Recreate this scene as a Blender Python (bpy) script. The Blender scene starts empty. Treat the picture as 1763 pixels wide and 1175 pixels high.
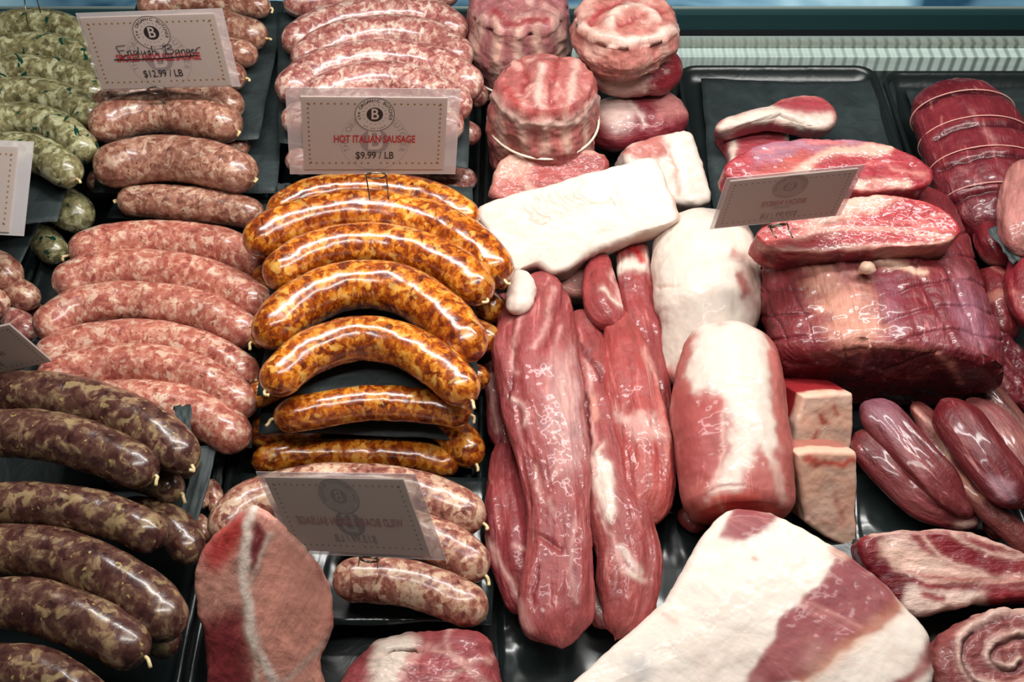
import bpy, math
import numpy as np
from mathutils import Vector, Matrix

# ------------------------------------------------------------ camera, world, lights
W_IMG, H_IMG, LENS = 1763, 1175, 40.0
FPX = W_IMG * LENS / 36.0
PITCH = math.radians(50)
CAM = np.array([0.0, -0.60, 0.78])
FW = np.array([0, math.cos(PITCH), -math.sin(PITCH)])
UP = np.array([0, math.sin(PITCH), math.cos(PITCH)])
RT = np.array([1.0, 0, 0])
scene = bpy.context.scene
C = scene.collection
cd = bpy.data.cameras.new('camera'); cd.lens = LENS; cd.sensor_width = 36; cd.clip_start = .01
cam = bpy.data.objects.new('camera', cd); C.objects.link(cam)
cam.location = CAM.tolist(); cam.rotation_euler = (math.radians(90) - PITCH, 0, 0)
scene.camera = cam
wd = bpy.data.worlds.new('shop_air'); scene.world = wd; wd.use_nodes = True
wd.node_tree.nodes['Background'].inputs[0].default_value = (.62, .80, .80, 1)
wd.node_tree.nodes['Background'].inputs[1].default_value = .06
def area(name, loc, size, sy, power, col, target):
    l = bpy.data.lights.new(name, 'AREA'); l.shape = 'RECTANGLE'; l.size = size; l.size_y = sy
    l.energy = power; l.color = col
    o = bpy.data.objects.new(name, l); C.objects.link(o); o.location = loc
    o.rotation_euler = (Vector(target) - Vector(loc)).to_track_quat('-Z', 'Y').to_euler()
    return o
area('case_tube_light', (.13, .17, .64), 1.0, .045, 7.2, (1, .985, .95), (.13, .07, 0))
area('front_fill_light', (.10, -.14, .80), .8, .06, 4.2, (1, .975, .93), (.08, -.08, 0))  # added fill lamp, brightens front-facing surfaces such as the big chop
scene.view_settings.view_transform = 'Standard'; scene.view_settings.look = 'None'
scene.view_settings.gamma = 1; scene.view_settings.exposure = 0.1

# ------------------------------------------------------------ helpers
def at(px, py, z):
    r = FW + RT * ((px - W_IMG / 2) / FPX) - UP * ((py - H_IMG / 2) / FPX)
    return CAM + r * ((z - CAM[2]) / r[2])
def hit(px, py, P0, n):
    r = FW + RT * ((px - W_IMG / 2) / FPX) - UP * ((py - H_IMG / 2) / FPX)
    return CAM + r * (np.dot(P0 - CAM, n) / np.dot(r, n))
def depth(p): return float(np.dot(p - CAM, FW))
def proj(P):
    d = P - CAM; z = d @ FW
    return np.stack([W_IMG / 2 + FPX * (d @ RT) / z, H_IMG / 2 - FPX * (d @ UP) / z], -1)
def lin(c):
    c = np.array(c, float) / 255.0
    return np.where(c <= .04045, c / 12.92, ((c + .055) / 1.055) ** 2.4)
def mlin(c):
    c = lin(c); return c * (.60 + .20 * c[1])
def unit(v): return v / (np.linalg.norm(v, axis=-1, keepdims=True) + 1e-12)
def _h(i, j, k, s):
    n = (i * 374761393 + j * 668265263 + k * 2147483647 % 1274126177 + k * 1103515245 + s * 362437) & 0xffffffff
    n = ((n ^ (n >> 13)) * 1274126177) & 0xffffffff
    n = ((n ^ (n >> 16)) * 2246822519) & 0xffffffff
    return ((n ^ (n >> 15)) & 0xffff) / 32767.5 - 1
def vn(p, s=0):
    f = np.floor(p).astype(np.int64); t = p - f; t = t * t * t * (t * (t * 6 - 15) + 10)
    o = 0
    for a in (0, 1):
        for b in (0, 1):
            for c in (0, 1):
                w = (t[:, 0] if a else 1 - t[:, 0]) * (t[:, 1] if b else 1 - t[:, 1]) * (t[:, 2] if c else 1 - t[:, 2])
                o = o + w * _h(f[:, 0] + a, f[:, 1] + b, f[:, 2] + c, s)
    return o
def fbm(p, s=0, o=3):
    r = 0; a = 1
    for i in range(o): r = r + a * vn(p * 2 ** i, s + i * 17); a *= .5
    return r / 1.75
def catmull(P, n, closed=False):
    P = np.array(P, float); m = len(P)
    if m == 2 and not closed: return P[0] + (P[1] - P[0]) * np.linspace(0, 1, n)[:, None]
    t = np.linspace(0, m if closed else m - 1, n, endpoint=not closed); i = np.floor(t).astype(int)
    if not closed: i = np.minimum(i, m - 2)
    u = (t - i)[:, None]
    if closed: g = lambda k: P[(i + k) % m]
    else:
        E_ = np.vstack([2 * P[0] - P[1], P, 2 * P[-1] - P[-2]]); g = lambda k: E_[i + k + 1]
    a, b, c, d = g(-1), g(0), g(1), g(2)
    return .5 * (2 * b + (c - a) * u + (2 * a - 5 * b + 4 * c - d) * u ** 2 + (3 * b - a - 3 * c + d) * u ** 3)
def tag(o, label=None, cat=None, group=None, kind=None):
    if label: o['label'] = label
    if cat: o['category'] = cat
    if group: o['group'] = group
    if kind: o['kind'] = kind
    return o
def raw(name, V, F, m, parent=None, smooth=True):
    me = bpy.data.meshes.new(name); me.from_pydata([tuple(map(float, v)) for v in V], [], F); me.update()
    if smooth: me.polygons.foreach_set('use_smooth', [True] * len(me.polygons))
    me.materials.append(m)
    o = bpy.data.objects.new(name, me); C.objects.link(o)
    if parent is not None:
        o.parent = parent; o.matrix_parent_inverse = parent.matrix_world.inverted()
    return o
def box(x0, x1, y0, y1, z0, z1):
    V = [(x, y, z) for x in (x0, x1) for y in (y0, y1) for z in (z0, z1)]
    return V, [(0, 1, 3, 2), (4, 6, 7, 5), (0, 4, 5, 1), (2, 3, 7, 6), (0, 2, 6, 4), (1, 5, 7, 3)]
def wire(pts, r, n=8, closed=False):
    P = np.array(pts, float); m = len(P)
    T = unit((np.roll(P, -1, 0) - np.roll(P, 1, 0)) if closed else np.gradient(P, axis=0))
    ref = np.array([.31, .52, .79]); V = []
    for p, t in zip(P, T):
        a = unit(np.cross(t, ref)); b = np.cross(t, a)
        for k in range(n):
            q = 2 * math.pi * k / n; V.append(p + r * (math.cos(q) * a + math.sin(q) * b))
    F = []
    for i in range(m if closed else m - 1):
        for k in range(n):
            F.append((i * n + k, i * n + (k + 1) % n, ((i + 1) % m) * n + (k + 1) % n, ((i + 1) % m) * n + k))
    if not closed: F += [tuple(range(n))[::-1], tuple((m - 1) * n + k for k in range(n))]
    return V, F

# ------------------------------------------------------------ materials
class NT:
    def __init__(s, name):
        s.m = bpy.data.materials.new(name); s.m.use_nodes = True; s.t = s.m.node_tree; s.b = s.t.nodes['Principled BSDF']
    def n(s, ty, **kw):
        x = s.t.nodes.new(ty)
        for k, v in kw.items():
            if isinstance(v, (bpy.types.NodeSocket,)): s.t.links.new(v, x.inputs[k])
            elif k in x.inputs.keys() if not hasattr(x, k) else False: x.inputs[k].default_value = v
            else: setattr(x, k, v)
        return x
    def l(s, a, b): s.t.links.new(a, b)
    def noise(s, vec, scale, detail=3, dist=0, rough=.5):
        x = s.t.nodes.new('ShaderNodeTexNoise'); x.inputs['Scale'].default_value = scale; x.inputs['Detail'].default_value = detail
        x.inputs['Distortion'].default_value = dist; x.inputs['Roughness'].default_value = rough
        s.l(vec, x.inputs['Vector']); return x.outputs[0]
    def ramp(s, f, stops, interp='LINEAR'):
        x = s.t.nodes.new('ShaderNodeValToRGB'); s.l(f, x.inputs[0]); e = x.color_ramp; e.interpolation = interp
        while len(e.elements) < len(stops): e.elements.new(.5)
        for el, (p, c) in zip(e.elements, stops):
            el.position = p; v = lin(c) if not np.isscalar(c) else np.array([c] * 3); el.color = (*[float(q) for q in v], 1)
        return x.outputs[0]
    def mix(s, f, a, b, mode='MIX'):
        x = s.t.nodes.new('ShaderNodeMix'); x.data_type = 'RGBA'; x.blend_type = mode
        for sock, v in ((x.inputs[0], f), (x.inputs[6], a), (x.inputs[7], b)):
            if isinstance(v, bpy.types.NodeSocket): s.l(v, sock)
            elif np.isscalar(v): sock.default_value = v
            else: sock.default_value = (*[float(q) for q in lin(v)], 1)
        return x.outputs[2]
    def math(s, op, a, b=0.0, clamp=False):
        x = s.t.nodes.new('ShaderNodeMath'); x.operation = op; x.use_clamp = clamp
        for i, v in enumerate((a, b)):
            if isinstance(v, bpy.types.NodeSocket): s.l(v, x.inputs[i])
            else: x.inputs[i].default_value = v
        return x.outputs[0]
    def bump(s, h, strength, dist):
        x = s.t.nodes.new('ShaderNodeBump'); x.inputs['Strength'].default_value = strength; x.inputs['Distance'].default_value = dist
        s.l(h, x.inputs['Height']); s.l(x.outputs[0], s.b.inputs['Normal'])
    def set(s, **kw):
        for k, v in kw.items():
            k = k.replace('_', ' ')
            if isinstance(v, bpy.types.NodeSocket): s.l(v, s.b.inputs[k])
            else: s.b.inputs[k].default_value = v
    def vec(s):
        a = s.t.nodes.new('ShaderNodeAttribute'); a.attribute_name = 'mc'
        r = s.t.nodes.new('ShaderNodeObjectInfo')
        v = s.t.nodes.new('ShaderNodeVectorMath'); v.operation = 'ADD'; s.l(a.outputs['Vector'], v.inputs[0])
        c = s.t.nodes.new('ShaderNodeCombineXYZ')
        for i, k in enumerate((7.3, 3.1, 5.7)): s.l(s.math('MULTIPLY', r.outputs['Random'], k), c.inputs[i])
        s.l(c.outputs[0], v.inputs[1]); return v.outputs[0]
    def mapv(s, v, sc):
        x = s.t.nodes.new('ShaderNodeVectorMath'); x.operation = 'MULTIPLY'; s.l(v, x.inputs[0]); x.inputs[1].default_value = sc
        return x.outputs[0]

def flat(name, c, rough=.5, metal=0., spec=.5, coat=0.):
    t = NT(name); t.set(Base_Color=(*[float(q) for q in lin(c)], 1), Roughness=rough, Metallic=metal, Coat_Weight=coat)
    t.b.inputs['Specular IOR Level'].default_value = spec
    return t.m
def sausage_mat(name, stops, scale=120, fleck=None, rough=.28, spots=None, coat=.45, tone=(225, 225, 225)):
    t = NT(name); v = t.vec()
    nz = t.t.nodes.new('ShaderNodeTexNoise'); nz.inputs['Scale'].default_value = scale * .8; nz.inputs['Detail'].default_value = 3; t.l(v, nz.inputs['Vector'])
    sv = t.t.nodes.new('ShaderNodeVectorMath'); sv.operation = 'SCALE'; sv.inputs['Scale'].default_value = .011; t.l(nz.outputs['Color'], sv.inputs[0])
    av = t.t.nodes.new('ShaderNodeVectorMath'); av.operation = 'ADD'; t.l(v, av.inputs[0]); t.l(sv.outputs[0], av.inputs[1])
    vo = t.t.nodes.new('ShaderNodeTexVoronoi'); vo.inputs['Scale'].default_value = scale * 1.45; t.l(av.outputs[0], vo.inputs['Vector'])
    sc_ = t.t.nodes.new('ShaderNodeSeparateColor'); t.l(vo.outputs['Color'], sc_.inputs[0])
    a = t.noise(v, scale * 1.15, 5, .55, .62)
    a = t.math('ADD', t.math('MULTIPLY', a, .8), t.math('MULTIPLY', sc_.outputs[0], .2))
    col = t.ramp(a, stops)
    b = t.noise(v, scale * .22, 2, .5)
    col = t.mix(t.math('MULTIPLY', t.ramp(t.noise(av.outputs[0], scale * .8, 2, .3), [(.60, 0.), (.66, 1.)]), .6), col, stops[-1][1])
    col = t.mix(1.0, col, t.ramp(b, [(.3, tone), (.7, (255, 255, 255))]), 'MULTIPLY')
    if fleck:
        f = t.ramp(t.noise(v, scale * .33, 3, 1.8), [(.618, 0.), (.64, 1.)])
        col = t.mix(f, col, fleck)
    if spots:
        f = t.ramp(t.noise(v, scale * 2.2, 1, .2), [(.70, 0.), (.74, 1.)])
        col = t.mix(f, col, spots)
    t.set(Base_Color=col, Roughness=t.math('ADD', t.math('MULTIPLY', t.noise(v, 60, 2), .18), rough - .1), Coat_Weight=coat, Coat_Roughness=.16)
    t.bump(t.math('ADD', a, t.math('MULTIPLY', t.noise(v, 30, 3, .6), 1.5)), .35, .0016)
    t.set(Subsurface_Weight=.12, Subsurface_Scale=.004); t.b.inputs['Subsurface Radius'].default_value = (1, .4, .3)
    return t.m
M = {}
M['pink'] = sausage_mat('pink_coarse_sausage', [(.28, (136, 64, 54)), (.42, (176, 96, 82)), (.53, (198, 126, 106)), (.62, (218, 168, 144)), (.72, (236, 206, 182))], 135, coat=.65, spots=(110, 70, 55))
M['back'] = sausage_mat('marbled_pink_sausage', [(.28, (116, 58, 56)), (.43, (156, 90, 84)), (.53, (180, 122, 110)), (.61, (206, 168, 152)), (.72, (226, 204, 188))], 125, coat=.6)
M['banger'] = sausage_mat('speckled_banger', [(.28, (96, 56, 46)), (.43, (140, 88, 72)), (.54, (166, 116, 96)), (.63, (192, 152, 128)), (.75, (214, 186, 160))], 125, spots=(70, 60, 45))
M['herb'] = sausage_mat('green_herb_sausage', [(.28, (78, 72, 46)), (.43, (116, 106, 72)), (.54, (146, 140, 100)), (.63, (182, 178, 138)), (.73, (206, 204, 168))], 110, fleck=(18, 58, 44), spots=(40, 70, 44))
M['orange'] = sausage_mat('orange_spiced_sausage', [(.28, (78, 30, 12)), (.41, (132, 56, 18)), (.50, (176, 88, 22)), (.58, (218, 138, 38)), (.70, (228, 182, 96))], 115, rough=.22, coat=.7, tone=(205, 185, 170))
M['boar'] = sausage_mat('wild_boar_sausage', [(.30, (98, 46, 40)), (.42, (144, 84, 72)), (.51, (176, 122, 102)), (.59, (208, 170, 142)), (.7, (222, 192, 164))], 110)
M['dark'] = sausage_mat('dark_green_brown_sausage', [(.28, (46, 22, 21)), (.42, (76, 42, 37)), (.54, (100, 68, 56)), (.61, (134, 104, 80)), (.75, (172, 148, 106))], 95, spots=(160, 140, 84))
M['knot'] = flat('casing_knot', (214, 190, 140), .35, coat=.3)
def meat_mat(name, rough=.34, fib=.42, fs=150, coat=.22, bump=.6, wr=.35, mot=.55):
    t = NT(name); v = t.vec()
    a = t.t.nodes.new('ShaderNodeAttribute'); a.attribute_name = 'Col'
    n1 = t.noise(t.mapv(v, (.16, 1, 1)), fs, 4, .7, .6)
    n2 = t.noise(v, 34, 4, 1.0, .6)
    n3 = t.noise(t.mapv(v, (.35, 1, 1)), fs * 2.6, 3, .4, .6)
    k = t.math('ADD', t.math('MULTIPLY', t.math('SUBTRACT', n1, .5), fib * 2.4), t.math('MULTIPLY', t.math('SUBTRACT', n2, .5), mot))
    k = t.math('ADD', k, t.math('MULTIPLY', t.math('SUBTRACT', n3, .5), fib))
    lum = t.t.nodes.new('ShaderNodeSeparateColor'); t.l(a.outputs['Color'], lum.inputs[0])
    damp = t.math('SUBTRACT', 1.12, lum.outputs[1], True)
    k = t.math('ADD', t.math('MULTIPLY', k, damp), 1.0)
    vm = t.t.nodes.new('ShaderNodeVectorMath'); vm.operation = 'SCALE'; t.l(a.outputs['Color'], vm.inputs[0]); t.l(k, vm.inputs['Scale'])
    col = t.mix(t.math('MULTIPLY', t.ramp(n1, [(.60, 0.), (.74, 1.)]), t.math('MULTIPLY', damp, .30)), vm.outputs[0], (222, 160, 150))
    t.set(Base_Color=col, Roughness=t.math('ADD', t.math('MULTIPLY', n2, .3), rough), Coat_Weight=coat, Coat_Roughness=.09)
    t.b.inputs['Specular IOR Level'].default_value = .35
    h = t.math('ADD', t.math('MULTIPLY', n1, .5), t.math('MULTIPLY', n2, wr * 4))
    h = t.math('ADD', h, t.math('MULTIPLY', n3, .45))
    t.bump(h, bump, .0022)
    t.set(Subsurface_Weight=.12, Subsurface_Scale=.005); t.b.inputs['Subsurface Radius'].default_value = (1, .35, .25)
    return t.m
M['pork'] = meat_mat('pork_flesh')
M['beef'] = meat_mat('beef_flesh', .30, .5, 170, .3, .7)
M['fat'] = meat_mat('fat_rind', .42, .06, 50, .12, .2, .3, .3)
M['skin'] = meat_mat('smooth_fat_skin', .40, .16, 80, .15, .22, .4, .4)
def paper_mat():
    t = NT('black_butcher_paper'); g = t.t.nodes.new('ShaderNodeTexCoord').outputs['Object']
    n = t.noise(g, 45, 4, .6)
    t.set(Base_Color=t.ramp(n, [(.3, (26, 34, 35)), (.7, (40, 52, 52))]), Roughness=.62); t.bump(n, .5, .004); return t.m
M['paper'] = paper_mat()
def tray_mat():
    t = NT('black_plastic_tray'); g = t.t.nodes.new('ShaderNodeTexCoord').outputs['Object']
    n = t.noise(g, 26, 3, 1.2)
    t.set(Base_Color=(.010, .014, .014, 1), Roughness=.22); t.bump(n, .25, .004); return t.m
M['tray'] = tray_mat()
M['liner'] = flat('black_liner_film', (14, 20, 20), .25)
def liner_mat():
    t = NT('crumpled_black_liner'); g = t.t.nodes.new('ShaderNodeTexCoord').outputs['Object']
    n = t.noise(t.mapv(g, (1, .5, 1)), 16, 2, 1.0)
    t.set(Base_Color=(.012, .018, .018, 1), Roughness=.2); t.bump(n, .8, .012); return t.m
M['liner'] = liner_mat()
M['tray'].node_tree.nodes['Principled BSDF'].inputs['Roughness'].default_value = .3
def steel_mat(name, c, rough, ribs=0):
    t = NT(name); g = t.t.nodes.new('ShaderNodeTexCoord').outputs['Object']
    n = t.noise(t.mapv(g, (.05, 1, 1)), 200, 2)
    t.set(Base_Color=t.mix(t.math('MULTIPLY', n, .3), c, (60, 74, 72)), Metallic=.15, Roughness=rough)
    if ribs:
        x = t.t.nodes.new('ShaderNodeSeparateXYZ'); t.l(g, x.inputs[0])
        w = t.math('SINE', t.math('MULTIPLY', x.outputs[0], ribs)); t.bump(w, .6, .003)
    return t.m
M['rail'] = steel_mat('ribbed_aluminium', (215, 235, 228), .35, 520)
M['rail2'] = steel_mat('brushed_aluminium', (150, 158, 146), .4, 520)
M['bright'] = flat('polished_rail_edge', (190, 205, 200), .25, .5)
M['teal'] = flat('dark_teal_plastic_rail', (30, 58, 60), .35)
M['blackp'] = flat('black_recess', (5, 8, 9), .5)
def glass():
    t = NT('blue_tinted_glass'); g = t.t.nodes.new('ShaderNodeTexCoord').outputs['Object']
    n = t.noise(g, 60, 5, .5)
    t.set(Base_Color=t.ramp(t.noise(g, 5, 3, .8), [(.4, (40, 78, 104)), (.5, (120, 165, 190)), (.62, (180, 220, 235))]), Roughness=.12); t.bump(n, .3, .001); return t.m
M['glass'] = glass()
M['deck'] = flat('black_deck', (8, 11, 11), .4)
def card_mat():
    t = NT('card_paper'); t.set(Base_Color=(*[float(q) for q in lin((188, 172, 164))], 1), Roughness=.6)
    tr = t.t.nodes.new('ShaderNodeBsdfTranslucent'); tr.inputs[0].default_value = (.95, .86, .80, 1)
    mx = t.t.nodes.new('ShaderNodeMixShader'); mx.inputs[0].default_value = .30
    t.l(t.b.outputs[0], mx.inputs[1]); t.l(tr.outputs[0], mx.inputs[2]); t.l(mx.outputs[0], t.t.nodes['Material Output'].inputs[0])
    return t.m
M['card'] = card_mat()
def sleeve():
    t = NT('clear_laminate'); t.set(Base_Color=(.75, .68, .68, 1), Roughness=.2, Alpha=.42, Coat_Weight=.3); return t.m
M['sleeve'] = sleeve()
M['ink'] = flat('black_ink', (28, 22, 24), .6)
M['red'] = flat('red_ink', (160, 34, 40), .6)
M['gold'] = flat('gold_ink', (128, 88, 34), .6)
M['grey'] = flat('grey_ink', (132, 118, 118), .6)
M['pink_i'] = flat('show_through_red_ink', (172, 128, 124), .6)
M['ghost'] = flat('show_through_ink', (150, 134, 130), .6)
M['cardink'] = flat('card_white_ink', (175, 159, 151), .6)
M['wire'] = flat('steel_wire', (120, 112, 100), .25, .9)
M['string'] = flat('butcher_string', (226, 210, 190), .7)
M['string2'] = flat('stained_butcher_string', (206, 150, 138), .7)
M['net'] = flat('elastic_netting', (120, 52, 56), .45)

# ------------------------------------------------------------ organic mesh builder
def normals(R):
    d1 = np.gradient(R, axis=0); d2 = np.roll(R, -1, 1) - np.roll(R, 1, 1)
    return unit(np.cross(d2, d1))
def seg_dist(p, pts):
    pts = np.array(pts, float); best = np.full(len(p), 1e9)
    for a, b in zip(pts[:-1], pts[1:]):
        ab = b - a; t = np.clip(((p - a) @ ab) / (ab @ ab + 1e-9), 0, 1)
        best = np.minimum(best, np.linalg.norm(p - a - t[:, None] * ab, axis=1))
    return best
def poly_sd(p, pts):
    pts = np.array(pts, float); d = seg_dist(p, np.vstack([pts, pts[:1]])); ins = np.zeros(len(p), bool)
    for a, b in zip(pts, np.roll(pts, -1, 0)):
        c = (a[1] > p[:, 1]) != (b[1] > p[:, 1])
        xi = (b[0] - a[0]) * (p[:, 1] - a[1]) / (b[1] - a[1] + 1e-9) + a[0]
        ins ^= c & (p[:, 0] < xi)
    return np.where(ins, -d, d)
SEED = [11]
def build(name, R, MC, mat, base, ops=(), noise=(), marble=None, parent=None, origin=None):
    """R: rings x N x 3, first and last rings are collapsed to poles."""
    SEED[0] += 1; sd = SEED[0]
    nr, N, _ = R.shape
    nrm = normals(R); flatP = R.reshape(-1, 3).copy(); nf = nrm.reshape(-1, 3)
    cen = flatP.mean(0)
    if np.mean(np.sum(nf * (flatP - cen), 1)) < 0: nf = -nf; flip = True
    else: flip = False
    D = np.zeros(len(flatP))
    for it in noise:
        if len(it) == 2: D += it[0] * fbm(flatP / it[1] + sd * 3.7, sd, 3)
        else: D += it[0] * fbm(MC.reshape(-1, 3) * np.array([it[2], 1, 1]) / it[1] + sd * 3.7, sd + 3, 3)
    pp = proj(flatP)
    col = np.tile(mlin(base), (len(flatP), 1))
    depthw = np.array([depth(flatP.mean(0))])
    for op in ops:
        kind, c, pts, w = op[0], op[1], op[2], op[3]
        o = op[4] if len(op) > 4 else {}
        warp = o.get('warp', 7); wl = o.get('wl', .012); soft = o.get('soft', 4)
        q = pp + warp * np.stack([fbm(flatP / wl, sd + 5, 3), fbm(flatP / wl + 9.1, sd + 9, 3)], 1)
        if kind == 'poly': s = poly_sd(q, pts) - w
        elif kind == 'line': s = seg_dist(q, catmull(pts, max(12, len(pts) * 6)) if len(pts) > 2 else pts) - w / 2
        elif kind == 'noise':  # patches of colour: pts = (wavelength, threshold, stretch)
            mm = MC.reshape(-1, 3) * np.array([pts[2], 1, 1]) / pts[0]
            s = (pts[1] - fbm(mm + sd, sd + 31, 4)) * 30; soft = w
        a = 1 / (1 + np.exp(np.clip(s / max(soft, .3) * 2, -30, 30)))
        if 'inside' in o: a = a / (1 + np.exp(np.clip(poly_sd(q, o['inside']) / 4, -30, 30)))
        a = a * o.get('a', 1.0)
        if c is not None: col = col * (1 - a[:, None]) + mlin(c) * a[:, None]
        D += a * o.get('d', 0)
    P = flatP + nf * D[:, None]
    R2 = P.reshape(nr, N, 3)
    p0, p1 = R2[0].mean(0), R2[-1].mean(0)
    V = np.vstack([R2[1:-1].reshape(-1, 3), p0, p1]); cc = col.reshape(nr, N, 3)
    CO = np.vstack([cc[1:-1].reshape(-1, 3), cc[0].mean(0), cc[-1].mean(0)])
    MV = np.vstack([MC[1:-1].reshape(-1, 3), MC[0].mean(0), MC[-1].mean(0)])
    m = nr - 2; I = np.arange(m * N).reshape(m, N); J = np.roll(I, -1, 1)
    Q = np.stack([I[:-1], J[:-1], J[1:], I[1:]], -1).reshape(-1, 4)
    a, b = m * N, m * N + 1
    T0 = np.stack([np.full(N, a), J[0], I[0]], -1); T1 = np.stack([np.full(N, b), I[-1], J[-1]], -1)
    if flip: Q = Q[:, ::-1]; T0 = T0[:, ::-1]; T1 = T1[:, ::-1]
    loc = np.array(origin) if origin is not None else np.array([*V.mean(0)[:2], V[:, 2].min()])
    me = bpy.data.meshes.new(name)
    loops = np.concatenate([Q.ravel(), T0.ravel(), T1.ravel()])
    me.vertices.add(len(V)); me.vertices.foreach_set('co', (V - loc).ravel())
    me.loops.add(len(loops)); me.loops.foreach_set('vertex_index', loops.astype(np.int32))
    nq, nt = len(Q), len(T0) * 2
    me.polygons.add(nq + nt)
    st = np.concatenate([np.arange(nq) * 4, nq * 4 + np.arange(nt) * 3]).astype(np.int32)
    me.polygons.foreach_set('loop_start', st)
    me.polygons.foreach_set('use_smooth', np.ones(nq + nt, bool))
    me.update(calc_edges=True); me.validate()
    ca = me.attributes.new('Col', 'FLOAT_COLOR', 'POINT'); ca.data.foreach_set('color', np.hstack([CO, np.ones((len(CO), 1))]).ravel())
    va = me.attributes.new('mc', 'FLOAT_VECTOR', 'POINT'); va.data.foreach_set('vector', MV.ravel())
    me.materials.append(mat)
    ob = bpy.data.objects.new(name, me); C.objects.link(ob); ob.location = loc.tolist()
    if parent is not None: ob.parent = parent; ob.location = (loc - np.array(parent.location)).tolist()
    return ob
def tube_rings(P, r, fl, n_len=60, N=56, caps=('round', 'round'), sq=2.0, ref=None, capk=1.0, bulge=.15):
    """P spine points (world), r half-width, fl height/width."""
    K = np.hstack([P, r[:, None], fl[:, None]]); S = catmull(K, 400)
    L = np.concatenate([[0], np.cumsum(np.linalg.norm(np.diff(S[:, :3], axis=0), axis=1))]); tot = L[-1]
    prof = []
    c0 = min(float(S[8, 3]) * capk, tot * .45); c1 = min(float(S[-9, 3]) * capk, tot * .45)
    if caps[0] == 'round': prof += [(c0 * (1 - math.cos(a)), math.sin(a)) for a in np.linspace(0, math.pi / 2, 11)]; e0 = c0
    else:
        prof += [(-bulge * c0 * (1 - k * k) * .5, k) for k in np.linspace(0, .9, 26)] + [(.004, .96), (.008, 1)]; e0 = .008
    if caps[1] == 'round': end = [(tot - c1 * (1 - math.cos(a)), math.sin(a)) for a in np.linspace(0, math.pi / 2, 11)][::-1]; e1 = tot - c1
    else:
        end = [(tot + bulge * c1 * (1 - k * k) * .5, k) for k in np.linspace(0, .9, 26)] + [(tot - .003, .95), (tot - .007, 1)]; end = end[::-1]; e1 = tot - .007
    prof += [(s, 1.0) for s in np.linspace(e0, e1, n_len)[1:-1]] + end
    R = []; MCs = []
    up0 = np.array([0, 0, 1.]) if ref is None else np.array(ref, float)
    th = np.linspace(0, 2 * math.pi, N, endpoint=False)
    cx = np.sign(np.cos(th)) * np.abs(np.cos(th)) ** (2 / sq); sx = np.sign(np.sin(th)) * np.abs(np.sin(th)) ** (2 / sq)
    for s, f in prof:
        sc = min(max(s, 0), tot); q = np.array([np.interp(sc, L, S[:, k]) for k in range(5)])
        q2 = np.array([np.interp(min(sc + .003, tot), L, S[:, k]) for k in range(3)]); q1 = np.array([np.interp(max(sc - .003, 0), L, S[:, k]) for k in range(3)])
        t = unit(q2 - q1); a = unit(np.cross(t, up0)); b = np.cross(a, t)
        c = q[:3] + t * (s - sc)
        R.append(c + f * q[3] * (cx[:, None] * a + q[4] * sx[:, None] * b))
        MCs.append(np.stack([np.full(N, s) + 0 * cx, f * q[3] * cx, f * q[3] * q[4] * sx], 1))
    return np.array(R), np.array(MCs), S
def px_spine(pts, z=None, flt=1.0):
    P, r, fl = [], [], []
    for p in pts:
        zz = p[3] if len(p) > 3 else z
        w = at(p[0], p[1], zz); P.append(w); r.append(p[2] * depth(w) / FPX); fl.append(p[4] if len(p) > 4 else flt)
    return np.array(P), np.array(r), np.array(fl)
def tube(name, pts, mat, base, z=.05, flt=1.0, ops=(), noise=((.0015, .02),), caps=('round', 'round'), n_len=120, N=120, sq=2.0, parent=None, world=False, ref=None, capk=1.0, bulge=.15):
    P, r, fl = pts if world else px_spine(pts, z, flt)
    R, MC, S = tube_rings(P, r, fl, n_len, N, caps, sq, ref, capk, bulge)
    o = build(name, R, MC, mat, base, ops, noise, parent=parent)
    return o, S
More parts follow.
